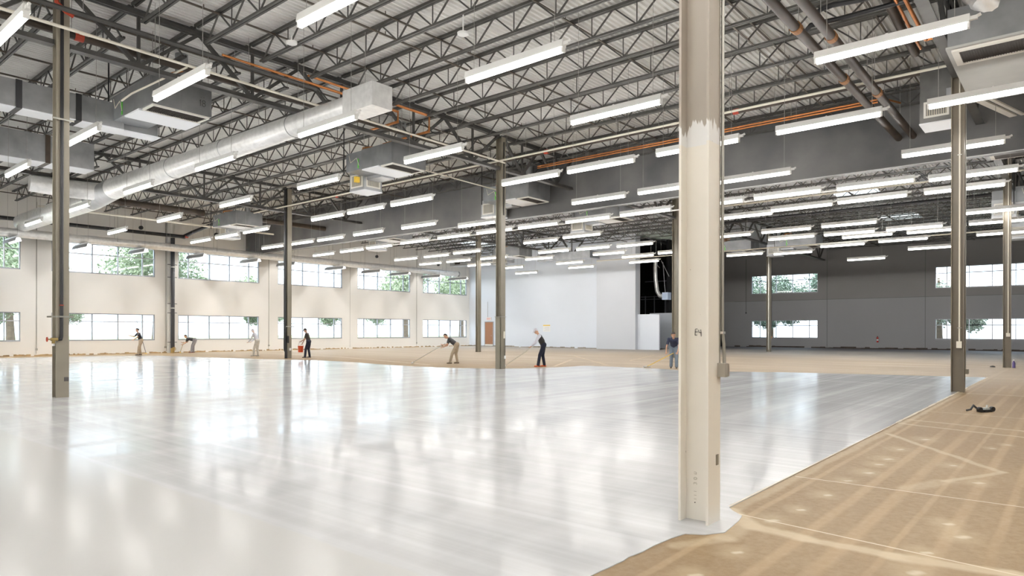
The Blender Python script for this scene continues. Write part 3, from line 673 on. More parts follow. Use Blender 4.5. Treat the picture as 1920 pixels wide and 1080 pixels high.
for (a,b,c) in d.v: vs.append((a+rnd.uniform(-.02,.02), b*(1+rnd.uniform(-.08,.08)), c*(1+rnd.uniform(-.08,.08))))
d.v = vs; d.build('duct_wrap', M_foil, t, smooth=True)
for x in range(2, 30, 2):
    for dy in (-.16, .16): MB().tube([(x,dy,0),(x,dy,1.75)], .006, 4).build('hanger_rod', M_cable, t)
MB().tube([(29.12,0,0),(29.2,0,0)], .16, 20).build('end_cap', M_galv, t)

def pipe(name, label, cat, pts, r, m, n=10, joints=None, jm=None, group=None):
    p0 = Vector(pts[0]); t = thing(name, label, cat, pts[0], 0, group)
    MB().tube([Vector(p)-p0 for p in pts], r, n).build('pipe', m, t, smooth=True)
    P0, P1 = Vector(pts[0]), Vector(pts[-1])
    if (P1-P0).length > 3.2 and abs(P1.z-P0.z) < .3:
        for q in range(1, int((P1-P0).length//2.6)+1):
            c = P0 + (P1-P0)*(q*2.6-1.0)/(P1-P0).length - p0
            if -2.5 < (c+p0).x and (c+p0).y > -1.5: MB().tube([c+Vector((0,0,r*.6)), (c.x,c.y,6.19-p0.z)], .005, 4).build('hanger_rod', M_cable, t)
    for q in joints or []:
        q = Vector(q)-p0; d = (Vector(pts[-1])-p0).normalized()*.06
        MB().tube([q-d, q+d], r*1.18, n).build('coupling', jm or m, t)
    return t
pipe('sprinkler_main', 'large dark brown main beside round duct, ending before wall unit', 'pipe', [(3.9,23.0,5.28),(8.3,23.0,5.28)], .11, M_brownp, 12, [(5.5,23,5.28)], M_brownp)
pipe('sprinkler_main', 'large dark brown main running into concrete header on left', 'pipe', [(9.9,22.6,5.24),(13.2,22.6,5.24)], .095, M_brownp, 12)
pipe('wall_pipe', 'dark sprinkler pipe with red elbow along left wall', 'pipe', [(-3,28.75,5.12),(9.9,28.75,5.12),(10.15,28.75,5.12),(10.3,28.2,5.3),(10.3,25.5,5.55)], .075, M_black, 10, [(10.2,28.6,5.15)], M_red)
pipe('vertical_main', 'left one of two big brown pipes entering header', 'pipe', [(2.5,1.62,5.42),(6.5,1.56,5.32),(13.22,1.46,5.18)], .07, M_brownp, 14, [(4.3,1.6,5.37),(6.6,1.56,5.32),(9,1.52,5.27)], mat('rusty coupling', (.30,.13,.04), .6))
pipe('vertical_main', 'right one of two big brown pipes entering header', 'pipe', [(2.5,1.30,5.42),(6.5,1.25,5.32),(13.22,1.19,5.18)], .07, M_brownp, 14, [(3.9,1.29,5.38),(7.2,1.25,5.31),(10,1.22,5.25)], mat('rusty coupling', (.30,.13,.04), .6))
pipe('black_loop', 'upper black insulated line branching off the big brown pipe', 'pipe', [(6.83,1.36,5.55),(6.74,1.25,5.55),(6.72,1.1,5.55),(6.81,.77,5.55),(6.85,-1.2,5.55)], .035, M_black)
pipe('black_loop', 'lower black insulated line looping between two brown pipes', 'pipe', [(7.26,1.62,5.52),(7.18,1.53,5.55),(7.18,1.4,5.55),(7.22,1.15,5.55),(7.25,-1.2,5.55)], .035, M_black)
pipe('brown_pipe', 'third brown pipe at top right beside copper lines', 'pipe', [(6.4,.55,5.75),(8.3,.52,5.55),(9.2,.5,5.5)], .065, M_brownp, 12)
pipe('copper_line', 'copper line dropping beside the top right unit', 'pipe', [(6.2,.32,5.6),(8.3,.22,5.35),(8.3,.02,5.35)], .022, M_copper)
pipe('copper_line', 'second copper line beside the top right unit', 'pipe', [(6.3,.42,5.62),(8.4,.38,5.45),(8.9,.38,5.45)], .022, M_copper)
pipe('copper_line', 'upper of two copper lines along the header top', 'pipe', [(11.4,9.95,5.55),(11.4,1.4,5.55),(11.9,1.2,5.55)], .018, M_copper, 8)
pipe('copper_line', 'lower of two copper lines along the header top', 'pipe', [(11.4,9.95,5.50),(11.4,1.5,5.50)], .018, M_copper, 8)
pipe('sprinkler_branch', 'dark sprinkler branch running along middle of the hall above lights', 'pipe', [(10.55,23,5.62),(10.55,-2,5.62)], .05, M_brownp, 10, [(10.55,18,5.62),(10.55,9,5.62),(10.55,4,5.62)], M_red)
pipe('sprinkler_main', 'dark sprinkler main following girder past the riser column', 'pipe', [(-4,10.25,5.50),(9.6,10.25,5.50)], .055, M_brownp, 10, [(.3,10.25,5.5),(4.6,10.25,5.5)], M_red)
pipe('sprinkler_main', 'second dark main lying above the first near girder', 'pipe', [(-4,9.75,5.66),(4.2,9.75,5.66)], .04, M_steel, 8)
pipe('copper_line', 'copper line clipped along the girder near riser column', 'pipe', [(2.3,9.72,5.72),(6.2,9.72,5.72),(6.2,9.72,5.5),(6.2,10.9,5.5)], .022, M_copper, 8)
pipe('copper_line', 'upper copper line along girder toward the middle column', 'pipe', [(3.9,9.6,5.80),(7.0,9.6,5.80),(7.0,9.6,5.45),(7.0,11.2,5.45)], .022, M_copper, 8)
pipe('copper_line', 'copper loop rising from the top left unit', 'pipe', [(1.55,11.6,5.3),(1.7,11.3,5.5),(2.1,10.6,5.62),(4.0,10.5,5.62)], .022, M_copper, 8)
pipe('cable_conduit', 'cream conduit along girder from top left to middle column', 'conduit', [(-3,9.62,5.36),(9.95,9.90,5.36)], .024, M_conduit, 8, [(.2,9.69,5.36),(3,9.75,5.36),(6.2,9.82,5.36)])
pipe('cable_conduit', 'cream conduit crossing the whole hall above the fourth light row', 'conduit', [(9.7,23.6,5.36),(9.7,10,5.36),(9.7,-3,5.36)], .024, M_conduit, 8, [(9.7,15,5.36),(9.7,5,5.36),(9.7,1.5,5.36)])
pipe('cable_conduit', 'cream conduit dropping to the top left unit', 'conduit', [(1.72,9.75,5.34),(1.3,10.9,5.05),(1.25,11.2,4.98)], .016, M_conduit, 8)
pipe('cable_conduit', 'cream conduit from second unit to lower cross', 'conduit', [(7.1,11.5,5.1),(8.7,11.6,5.2),(12,11.8,5.2)], .018, M_conduit, 8)
pipe('cable_conduit', 'pale conduit left of brown main near left wall', 'conduit', [(3.5,24.2,5.0),(11.8,24.2,5.0)], .035, M_conduit, 8)
pipe('cable_conduit', 'bright conduit below the light row behind header', 'conduit', [(14.65,20,4.5),(14.65,2.,4.5)], .022, M_white, 8)
pipe('cable_conduit', 'pale conduit across the second hall under the joists', 'conduit', [(18.6,9,5.2),(18.6,-2,5.2)], .028, M_conduit, 8)
pipe('sprinkler_branch', 'black sprinkler pipe across the second hall', 'pipe', [(22.4,10.5,5.25),(22.2,-2,5.25)], .06, M_black, 8)
pipe('sprinkler_branch', 'rusty pipe running just behind the concrete header', 'pipe', [(14.4,11,5.0),(14.4,-2,5.0)], .05, mat('rusty pipe', (.22,.10,.035), .6), 8)
pipe('cable_conduit', 'pale conduit low across the rear of second hall', 'conduit', [(25.3,17,4.5),(25.3,-2,4.5)], .024, M_conduit, 8)
for i, (x, w) in enumerate(((4.73,'left of riser column'),(9.49,'just left of black drain pipe'),(14.41,'left of column with downpipe'),(24.1,'nearest the room corner'))):
    t = thing('wall_conduit', 'thin conduit drop with small box on left wall, ' + w, 'conduit', (x, UW-.02, 0))
    MB().tube([(0,0,.26),(0,0,5.9)], .009, 6).build('conduit', M_emt, t); MB().box(-.03,.03,-.025,.02,.21,.29).build('outlet_box', M_emt, t)
t = thing('wall_conduit', 'thin conduit above exit sign on white wall', 'conduit', (VWH-.015, 27.82-.4, 0)); MB().tube([(0,0,1.85),(0,0,2.85)], .009, 6).build('conduit', M_emt, t)
t = thing('wall_conduit', 'thin conduit hanging down grey wall left of windows', 'conduit', (VG-.015, 14.75, 0)); MB().tube([(0,0,2.2),(0,0,5.6)], .009, 6).build('conduit', M_black, t); MB().box(-.02,.01,-.03,.03,2.12,2.2).build('outlet_box', M_black, t)
# small round horns / sensors hung near the roof
for i, (x, y, z, w) in enumerate(((8.2,28.3,5.25,'over first windows'),(14.9,28.3,5.1,'just past the header'),(20.5,28.3,5.1,'over the far windows'),(25.2,28.3,5.0,'nearest white wall corner'),(11.0,27.5,5.2,'beside the header end'))):
    t = thing('hanging_speaker', 'small round black speaker near roof, ' + w, 'speaker', (x, y, z))
    MB().lathe([(.03,-.06),(.08,-.03),(.085,.05),(.05,.08)], (0,0,0), 'y', 14).build('horn', M_black, t, smooth=True); MB().tube([(0,0,.08),(0,0,.95)], .008, 5).build('stem', M_black, t)
for i, (x, y, w) in enumerate(((2.75,8.3,'at top centre'),(3.97,5.6,'below third light row'))):
    t = thing('occupancy_sensor', 'small white domed ceiling sensor ' + w, 'sensor', (x, y, 5.70 if i == 0 else 5.5)); MB().lathe([(.09,0),(.085,-.03),(.04,-.05)], (0,0,0), 'z', 16).build('dome', M_white, t, smooth=True); MB().tube([(0,0,0),(0,0,.1 if i == 0 else .3)], .01).build('stem', M_white, t)

# ------------------------------------------------------------------ air handlers
def registers(t, x0, x1, y0, y1, z0, z1):
    """supply registers on the -x and -y faces of a plenum"""
    fr = MB(); w = .035
    zc0, zc1 = z0+.05, z1-.05
    a0, a1 = y0+.06, y1-.06
    fr.box(x0-.015,x0,a0,a1,zc0,zc0+w).box(x0-.015,x0,a0,a1,zc1-w,zc1).box(x0-.015,x0,a0,a0+w,zc0+w,zc1-w).box(x0-.015,x0,a1-w,a1,zc0+w,zc1-w)
    b0, b1 = x0+.06, x1-.06
    f2 = MB().box(b0,b1,y0-.015,y0,zc0,zc0+w).box(b0,b1,y0-.015,y0,zc1-w,zc1).box(b0,b0+w,y0-.015,y0,zc0+w,zc1-w).box(b1-w,b1,y0-.015,y0,zc0+w,zc1-w)
    for fm, ax in ((fr,'x'),(f2,'y')):
        f = fm.build('register_frame', M_regf, t); v = MB()
        lo, hi = (a0+w, a1-w) if ax == 'x' else (b0+w, b1-w); k = 9
        for i in range(k):
            c = lo+(hi-lo)*(i+.5)/k
            if ax == 'x': v.box(x0-.012,x0-.002,c-.012,c+.004,zc0+w,zc1-w)
            else: v.box(c-.012,c+.004,y0-.012,y0-.002,zc0+w,zc1-w)
        v.build('register_vanes', M_vane, f)
def air_handler(loc, label, rotz=0, plenum=True, flue=True, text18=False, mirror=False, L=2.35):
    """origin at the lower corner; body 1.05 wide (x), long along +y, return grille under the y=0 end"""
    t = thing('air_handler', label, 'air handler', loc, rotz, 'hanging air handlers')
    s = -1 if mirror else 1
    MB().box(0,1.05,0,1.15,0,.48).box(-.004,0,.02,.02+.012,0,.48).box(.02,.035,-.006,0,.01,.47).box(.5,.512,-.006,0,.01,.47).box(1.02,1.035,-.006,0,.01,.47).build('casing', M_galvd, t)
    MB().box(.0,.62,1.15,1.75,0.02,.46).build('valve_cabinet', mat('dark sheet casing', (.24,.25,.26), .45, .5, .15, 2), t)
    MB().box(-.02,1.07,.48,1.1,-.03,0).build('bottom_pan', M_pan, t)
    g = MB().box(.03,1.02,.02,.05,-.035,0).box(.03,1.02,.42,.45,-.035,0).box(.03,.06,.05,.42,-.035,0).box(.99,1.02,.05,.42,-.035,0).build('grille_frame', M_regf, t)
    fl = MB().box(.06,.99,.05,.42,-.012,-.004)
    for i in range(30): fl.box(.07+.0305*i,.076+.0305*i,.05,.42,-.026,-.012)
    fl.build('filter_grille', M_filter, g)
    MB().tube([(.25,1.5,.46),(.25,1.4,.62),(.5,1.2,.66)], .022, 8).tube([(.35,1.55,.46),(.35,1.45,.55),(.55,1.25,.60)], .022, 8).build('copper_stubs', M_copper, t, smooth=True)
    MB().box(-.012,0,1.25,1.28,.05,.28).build('green_tag', M_green, t); MB().box(.3,.38,1.135,1.15,.10,.24).build('blue_valve', M_blue, t)
    MB().tube([(-.03,1.2,.1),(-.03,1.3,.3),(-.02,1.55,.22),(-.03,1.6,.4)], .006, 5).build('loose_cable', M_conduit, t)
    for (x,y) in ((.04,.05),(1.01,.05),(.04,1.1),(1.01,1.1)): MB().tube([(x,y,.48),(x,y,1.25)], .006, 5).build('hanger_rod', M_cable, t)
    MB().tube([(-.05,1.78,-.05),(-.05,1.78,1.2)], .014, 6).build('support_post', M_black, t)
    if flue: MB().tube([(.75,.55,.48),(.75,.55,1.2)], .11, 16).build('flue_duct', M_galv, t, smooth=True)
    if plenum:
        MB().box(.62,1.02,1.15,2.0,-.06,.44).build('neck_duct', M_galv, t)
        px0, px1, py0, py1, pz0, pz1 = .55, 1.12, 1.75, 2.35, -.30, .22
        pm = MB().box(px0,px1,py0,py1,pz0,pz1).build('supply_plenum', M_galv, t); MB().box(px0-.01,px1+.01,py0-.01,py1+.01,pz0-.02,pz0).build('plenum_base', M_pan, pm)
        MB().box(px0+.08,px1-.02,py0+.1,py1,pz1,.5).build('plenum_neck', M_galvd, pm)
        registers(t, px0, px1, py0, py1, pz0+.02, pz1-.06)
    if text18:
        m = MB(); z0 = .16
        def seg(pts): m.tube([(x, -.004, z) for x, z in pts], .004, 5)
        seg([(.845,z0),(.845,z0+.11)]); seg([(.83,z0+.09),(.845,z0+.11)])
        for c, r in ((z0+.028,.028),(z0+.082,.025)):
            seg([(.905+r*math.cos(2*PI*k/12), c+r*math.sin(2*PI*k/12)) for k in range(13)])
        seg([(.77,z0+.085),(.772,z0+.085)]); seg([(.85,z0+.16),(.856,z0+.15)]); seg([(.90,z0+.165),(.91,z0+.155)])
        m.build('marker_number', M_ink, t)
    return t
h1 = air_handler((1.52,10.65,4.9), 'top left air handler, marked 18, fed by rectangular duct', 0, False, True, True)
t = thing('rectangular_duct', 'long rectangular sheet metal duct at top left', 'duct', (-4, 12.35, 4.80))
MB().box(0,5.7,-.02,.42,0,.46).build('duct_run', M_galv, t); MB().box(0,5.7,-.03,.43,-.012,0).build('duct_bottom', M_pan, t)
for x in (1.0,2.55,4.0,4.9): MB().box(x,x+.09,-.035,.435,-.016,.47).build('seam_band', M_darkst if x != 2.55 else M_galvd, t)
MB().box(5.7,6.35,.06,.42,.02,.40).build('end_box', M_galvd, t); MB().box(5.7,6.4,.06,.43,0,.02).build('end_pan', M_pan, t)
h2 = air_handler((6.82,10.65,4.9), 'second air handler between riser column and middle column', 0)
MB().box(.0,.08,2.15,2.35,-.18,-.08) if False else MB().box(.30,.42,1.76,1.84,-.16,-.02).build('yellow_box', M_yellow, h2)
h3 = air_handler((11.9,10.68,4.9), 'air handler behind middle column, ahead of header', 0)
h4 = air_handler((9.0,22.0,4.9), 'small air handler near left wall with cream registers', 0)
h5 = air_handler((.2,20.3,4.9), 'air handler at far left behind riser column', 0)
t = thing('rectangular_duct', 'short sheet metal duct at the far left edge', 'duct', (-4, 16.6, 4.84))
MB().box(0,6.6,0,.6,0,.62).build('duct_run', M_galv, t); MB().box(0,6.6,-.01,.61,-.012,0).build('duct_bottom', M_pan, t); MB().box(5.6,5.7,-.015,.615,-.016,.63).build('seam_band', M_brownp, t)
hr = thing('air_handler', 'large air handler at top right above the right column', 'air handler', (8.0,-1.3,4.9), 0, 'hanging air handlers')
MB().box(-.4,2.2,-.3,1.16,0,.52).build('casing', M_galvd, hr); MB().box(-.42,2.22,-.32,1.18,-.03,0).build('bottom_pan', mat('grey board underside', (.42,.42,.40), .7, 0, .08, 1), hr)
g = MB().box(-.36,.26,1.04,1.12,-.06,-.03).box(-.36,.26,.0,.05,-.06,-.03).box(-.36,-.30,.05,1.04,-.06,-.03).box(.20,.26,.05,1.04,-.06,-.03).build('grille_frame', M_regf, hr); fl = MB().box(-.30,.20,.05,1.04,-.045,-.035)
for i in range(33): fl.box(-.30,.20,.06+.03*i,.066+.03*i,-.056,-.045)
fl.build('filter_grille', M_filter, g)
MB().tube([(-.2,.6,.35),(-.35,.75,.55),(-.2,.9,.8)], .16, 14).build('insulated_elbow', M_foil, hr, smooth=True)
pm = MB().box(2.35,2.95,1.42,1.92,-.25,.75).build('supply_plenum', mat('dark sheet plenum', (.17,.168,.16), .4, .6, .2, 2), hr); MB().box(2.34,2.96,1.41,1.93,-.27,-.25).build('plenum_base', M_pan, pm)
registers(hr, 2.35, 2.95, 1.42, 1.92, -.22, .16)
MB().box(2.15,2.35,1.0,1.5,.02,.23).build('neck_duct', M_galv, hr); MB().box(2.45,2.6,.35,1.42,.03,.23).build('insulated_branch', M_foil, hr); MB().bar((2.75,1.1,.1),(4.9,.75,.28),.12,.03).bar((2.75,.95,.1),(4.9,.60,.28),.06,.03).build('strut_rails', M_regf, hr)
for (x,y) in ((0,0),(2,0),(0,1.2),(2,1.2)): MB().tube([(x,y,.5),(x,y,1.25)], .008, 5).build('hanger_rod', M_black, hr)
h6 = air_handler((14.9,20.25,4.85), 'air handler behind header, left of the middle column', 0)
h7 = air_handler((16.2,10.25,4.85), 'air handler behind header, left of near column E4', 0)
h8 = air_handler((23.2,20.3,4.85), 'distant air handler near white wall', 0)
h9 = air_handler((28.2,7.4,4.85), 'distant air handler above column before grey wall', 0, True, False)
h10 = air_handler((28.2,10.3,4.85), 'distant air handler left of the one above column', 0, False, False)
h11 = air_handler((20.4,-1.9,4.64), 'air handler with cream register behind the right column', 0)
h12 = air_handler((26.2,-1.9,4.64), 'farthest right air handler, lower behind second column', 0)
t = thing('return_box', 'box with dark square opening just behind header, right', 'duct', (14.1,-1.8,4.9)); MB().box(0,1.5,0,1.9,0.03,.5).build('casing', M_galvd, t); MB().box(.35,1.35,1.1,1.8,0,.03).build('opening_frame', M_regf, t); MB().box(.45,1.25,1.18,1.72,-.01,.005).build('dark_opening', M_filter, t)
t = thing('wall_duct', 'galvanised duct box against the top of white wall', 'duct', (25.6,17.6,4.75)); MB().box(0,.9,0,3.4,0,.38).build('duct_run', M_galv, t); MB().box(-.012,0,2.8,3.2,.1,.35).build('register', M_filter, t)
t = thing('duct_box', 'galvanised duct box hung left of the white wall top', 'duct', (24.3,22.2,4.72)); MB().box(0,.8,0,4.2,0,.42).build('duct_run', M_galv, t); MB().box(-.012,0,3.4,3.8,.08,.34).build('register', M_filter, t)
# dark bay contents
t = thing('flexible_duct', 'torn silver flexible duct hanging in the dark bay', 'duct', (30.5,16.2,0)); MB().tube([(0,.3,4.9),(.05,.35,4.5),(0,.3,3.9),(.05,.22,3.2),(.05,.05,2.95),(.05,-.2,2.9)], .11, 12).build('flex_duct', M_foil, t, smooth=True)
MB().box(-.1,.3,-.5,-.15,2.72,3.12).build('white_box', mat('pale blue box', (.55,.66,.85), .5), t)
for k, (a, b) in enumerate((((.1,-.1,4.8),(.1,-.25,3.1)), ((.1,0,4.9),(.15,-.45,4.0)), ((0,.4,4.9),(.1,.1,4.5)))): MB().tube([a, b], .02, 6).build('strap', M_galv, t)
MB().tube([(0,.3,4.9),(0,.3,5.85)], .02, 6).build('hanger_rod', M_darkst, t)
t = thing('steel_frame', 'dim steel shelving frame inside the dark bay', 'frame', (33,16.6,0)); M_dim = mat('dim galvanised stud', (.16,.17,.19), .4, .5)  # dimness of the bay is put into the stud colour
for y in (.1,.55,.6,1.3,1.9): MB().bar((0,y,0),(0,y,3.1),.05).build('upright', M_dim, t)
for zz in (2.9,3.05): MB().bar((0,0,zz),(0,2.2,zz),.04).build('rail', M_dim, t)
MB().bar((.5,0,4.0),(.5,2.2,4.0),.05).build('rail', M_dim, t); MB().bar((.5,0,3.0),(.5,0,4.0),.05).build('upright', M_dim, t)

# skylights
for i, (x0,x1,y0,y1) in enumerate(SKY):
    o = struct('window_sky_%d' % (i+1), MB().box(x0-.03,x1+.03,y0-.03,y0,ZD-.02,ZD+.25).box(x0-.03,x1+.03,y1,y1+.03,ZD-.02,ZD+.25).box(x0-.03,x0,y0,y1,ZD-.02,ZD+.25).box(x1,x1+.03,y0,y1,ZD-.02,ZD+.25).box((x0+x1)/2-.015,(x0+x1)/2+.015,y0,y1,ZD+.18,ZD+.22), M_white)
    MB().box(x0,x1,y0,y1,ZD+.225,ZD+.23).build('glass_pane', M_glass, o)

# ------------------------------------------------------------------ small things on walls and floor
def extinguisher(x, y, z, label, s=1.0):
    t = thing('fire_extinguisher', label, 'fire extinguisher', (x, y, z), 0, 'fire extinguishers')
    MB().lathe([(.045,0),(.05,.01),(.05,.24),(.03,.29),(.018,.31)], (-.06,0,0), 'z', 14).build('cylinder', mat('extinguisher red', (.50,.03,.02), .35), t, smooth=True)
    MB().box(-.08,-.04,-.02,.02,.31,.34).box(-.12,-.03,-.01,.01,.34,.352).build('valve_head', M_black, t); MB().tube([(-.06,.03,.32),(-.07,.06,.25),(-.07,.055,.08)], .008, 6).build('hose', M_black, t)
    MB().lathe([(.0515,.09),(.0515,.18)], (-.06,0,0), 'z', 14).build('instruction_label', M_white, t); MB().box(-.012,.0,-.03,.03,.1,.36).build('bracket', M_emt, t)
extinguisher(VWH, 26.55, .38, 'red fire extinguisher on white wall right of brown door')
extinguisher(VG, 7.2, .38, 'dark red extinguisher on grey wall between the windows')
MB().box(0,0,0,0,0,0)
t = thing('exit_sign', 'small exit sign above the brown door', 'sign', (VWH-.02, 27.3, 1.66)); MB().box(-.02,.02,-.2,.2,0,.2).build('sign_body', M_white, t)
def letters(txt, w, h, t, m, x, y0, z0, size):
    cu = bpy.data.curves.new('lettering', 'FONT'); cu.body = txt; cu.size = size*S; cu.extrude = .002; cu.align_x = 'CENTER'
    o = bpy.data.objects.new('lettering', cu); COL.objects.link(o); bpy.context.view_layer.update(); me = bpy.data.meshes.new_from_object(o.evaluated_get(bpy.context.evaluated_depsgraph_get())); bpy.data.objects.remove(o)
    o = link('lettering', me, t); me.materials.clear(); me.materials.append(m)
    o.location = (x*S, y0*S, z0*S); o.rotation_euler = (PI/2, 0, -PI/2); return o
letters('EXIT', 0, 0, t, mat('exit red', (.75,.10,.08), .5), -.023, 0, .04, .16)
t = thing('wall_notice', 'white paper notice with yellow top on white wall', 'notice', (VWH-.006, 22.7, .95)); MB().box(-.004,.004,-.26,.26,0,.40).build('sheet', M_white, t); MB().box(-.006,-.004,-.26,.26,.34,.40).build('yellow_band', M_yellow, t)
li = MB()
for k in range(6): li.box(-.0055,-.004,-.2,.2-.05*(k%3),.05+.045*k,.06+.045*k)
li.build('text_lines', mat('grey print', (.5,.48,.58), .6), t)
# tools left on the bare concrete
t = thing('hand_tool', 'small black floor tool lying on bare concrete at right', 'tool', (6.84,-.62,0), -.7)
MB().box(-.06,.10,-.035,.035,.0,.03).box(-.02,.03,-.05,.05,.0,.02).build('body', M_black, t); MB().lathe([(.03,-.02),(.034,0),(.03,.02)], (.13,0,.034), 'y', 12).build('wheel', M_black, t, smooth=True); MB().lathe([(.03,-.02),(.034,0),(.03,.02)], (-.07,-.02,.034), 'y', 12).build('wheel', M_black, t, smooth=True)
MB().box(.0,.07,-.03,.03,.03,.052).tube([(.05,0,.05),(.06,.0,.085)], .012, 6).build('motor_cover', mat('pale grey plastic', (.45,.47,.45), .5), t); MB().tube([(-.07,0,.03),(-.12,.02,.08),(-.15,.03,.03),(-.2,.04,.02)], .012, 6).build('handle', M_black, t, smooth=True)
t = thing('bottle', 'purple bottle at foot of second right column', 'bottle', (19.75,-.16,0)); MB().lathe([(.035,0),(.037,.02),(.037,.14),(.015,.18),(.015,.20)], (0,0,0), 'z', 12).build('body', mat('purple plastic', (.10,.07,.22), .35), t, smooth=True); MB().lathe([(.018,.20),(.018,.225)], (0,0,0), 'z', 10).build('cap', M_white, t)
t = thing('rag', 'dark rag left of the second right column foot', 'rag', (19.9,.33,0)); MB().lathe([(.06,0),(.07,.01),(.045,.03),(.01,.04)], (0,0,0), 'z', 9).build('cloth', M_ink, t)
t = thing('scraper_pole', 'thin pole leaning on left wall beside worker', 'pole', (8.5,28.55,0)); MB().tube([(0,0,0.01),(-.22,.44,1.45)], .010, 6).build('shaft', M_black, t); MB().box(-.03,.03,-.02,.02,0,.03).build('foot', M_yellow, t)

# ------------------------------------------------------------------ people
def capsules(caps, voxel, name, m, t, extra=None, smooth_it=6):
    """caps: (p,q,r1,r2) in metres; welded to one continuous surface by a voxel remesh"""
    bm = bmesh.new()
    for p, q, r1, r2 in caps:
        p = Vector(p); q = Vector(q); n = max(1, int((q-p).length/(min(r1,r2)*.5)))
        for i in range(n+1):
            k = i/n; c = p.lerp(q, k); r = r1+(r2-r1)*k
            bmesh.ops.create_icosphere(bm, subdivisions=2, radius=r, matrix=Matrix.Translation(c))
    me = bpy.data.meshes.new(name); bm.to_mesh(me); bm.free()
    o = bpy.data.objects.new(name, me); COL.objects.link(o)
    md = o.modifiers.new('r', 'REMESH'); md.mode = 'VOXEL'; md.voxel_size = voxel
    sm = o.modifiers.new('s', 'SMOOTH'); sm.iterations = smooth_it; sm.factor = .5
    dg = bpy.context.evaluated_depsgraph_get(); me2 = bpy.data.meshes.new_from_object(o.evaluated_get(dg)); o.modifiers.clear(); o.data = me2
    bpy.data.meshes.remove(me)
    if extra:
        bm = bmesh.new(); bm.from_mesh(me2); 
        for e in extra: bm.from_mesh(e)
        bm.to_mesh(me2); bm.free()
    me2.materials.clear(); me2.materials.append(m); me2.name = name
    for p in me2.polygons: p.use_smooth = True
    o.parent = t; return o
M_skin = mat('skin', (.52,.30,.20), .5); M_hair = mat('dark hair', (.03,.022,.018), .6)
def person(loc, face, label, lean=25, crouch=0, shirt=(.02,.02,.022), trousers=(.3,.26,.2), shoes=(.05,.04,.035), hands=None, sleeve='short', hat=None, head_tilt=10, stance=.12, step=.10, H=1.72, vest=None, hair=True, skin=None, shirt2=None):
    """x forward, y to the person's left; metres. hands = (right, left) hand targets"""
    k = H/1.75; t = thing('person', label, 'person', loc, face)
    R = lambda p: Vector(p)*k
    hipz = .93-crouch; la = math.radians(lean)
    pelvis = R((-.05-math.sin(la)*.12, 0, hipz))
    def up(d, y=0, f=0): # point at distance d up the leaning spine, f forward of it
        return pelvis + R((math.sin(la)*d + math.cos(la)*f, y, math.cos(la)*d - math.sin(la)*f))
    hips = [pelvis+R((0,s*.095,-.03)) for s in (-1,1)]
    ank = [R((step*s, s*stance, .08)) for s in (-1,1)]
    knee = [(hips[i]+ank[i])/2 + R((.05+crouch*.5, 0, .02)) for i in (0,1)]
    sh = [up(.47, s*.19) for s in (-1,1)]; neck0 = up(.50); hl = math.radians(lean*.75+head_tilt)
    neck1 = neck0 + R((math.sin(hl)*.10, 0, math.cos(hl)*.10)); hd = Vector((math.sin(hl),0,math.cos(hl))); hf = Vector((math.cos(hl),0,-math.sin(hl)))
    hc = neck1 + hd*.105*k
    hands = hands or ((.35,-.25,.95),(.35,.25,.95)); el = []; wr = []
    for i in (0,1):
        w = R(hands[i]); a = w-sh[i]; d = a.length
        if d > .56*k: w = sh[i]+a*(.56*k/d); d = .56*k
        mid = sh[i]+(w-sh[i])*.52; off = math.sqrt(max(0,(.30*k)**2-(d*.52)**2)); side = -1 if i == 0 else 1
        el.append(mid + Vector((-.35, side*.6, -.7)).normalized()*min(off,.16)); wr.append(w)
    sk = skin or M_skin
    body = []
    body += [(neck0-(neck1-neck0)*.4, neck1+hd*.03, .055*k, .052*k), (hc-hd*.03*k, hc+hd*.035*k, .083*k, .088*k), (hc-hd*.075*k+hf*.03*k, hc-hd*.05*k+hf*.035*k, .055*k, .06*k), (hc+hf*.085*k-hd*.012*k, hc+hf*.10*k-hd*.03*k, .012*k, .016*k), (hc+hf*.075*k-hd*.075*k, hc+hf*.078*k-hd*.072*k, .025*k, .022*k)]
    for s in (-1,1): body += [(hc+Vector((0,s*.083*k,0))-hd*.02*k, hc+Vector((0,s*.086*k,0))+hd*.02*k, .016*k, .018*k)]
    body += [(up(.02), up(.20), .115*k, .11*k), (up(.22), up(.44), .12*k, .10*k)]
    for i, s in ((0,-1),(1,1)):
        body += [(up(.42,s*.08), sh[i], .075*k, .058*k), (sh[i], el[i], .05*k, .04*k), (el[i], wr[i], .04*k, .028*k), (hips[i], knee[i], .075*k, .052*k), (knee[i], ank[i], .05*k, .035*k)]
        dirw = (wr[i]-el[i]).normalized(); body += [(wr[i], wr[i]+dirw*.075*k, .028*k, .032*k)]
    fing = []
    for i, s in ((0,-1),(1,1)):
        dirw = (wr[i]-el[i]).normalized(); sd = dirw.cross(Vector((0,0,1))); sd = sd.normalized() if sd.length > .1 else Vector((0,1,0)); dn = sd.cross(dirw)
        pb = wr[i]+dirw*.085*k; f = MB()
        for q, ln in ((-.03,.062),(-.01,.075),(.01,.072),(.03,.055)):
            a = pb+sd*q*k; b = a+dirw*ln*.5*k+dn*.012*k; c = b+dirw*ln*.25*k+dn*ln*.5*k
            f.tube([a/S,b/S,c/S], .0085*k/S, 6)
        a = wr[i]+dirw*.03*k+sd*.03*s*k; f.tube([a/S,(a+sd*.03*s*k+dirw*.025*k)/S,(a+sd*.035*s*k+dirw*.055*k+dn*.01)/S], .0095*k/S, 6); fing.append(f.mesh('fingers', sk))
    capsules(body, .013, 'body', sk, t, fing)
    for mm in fing: bpy.data.meshes.remove(mm)
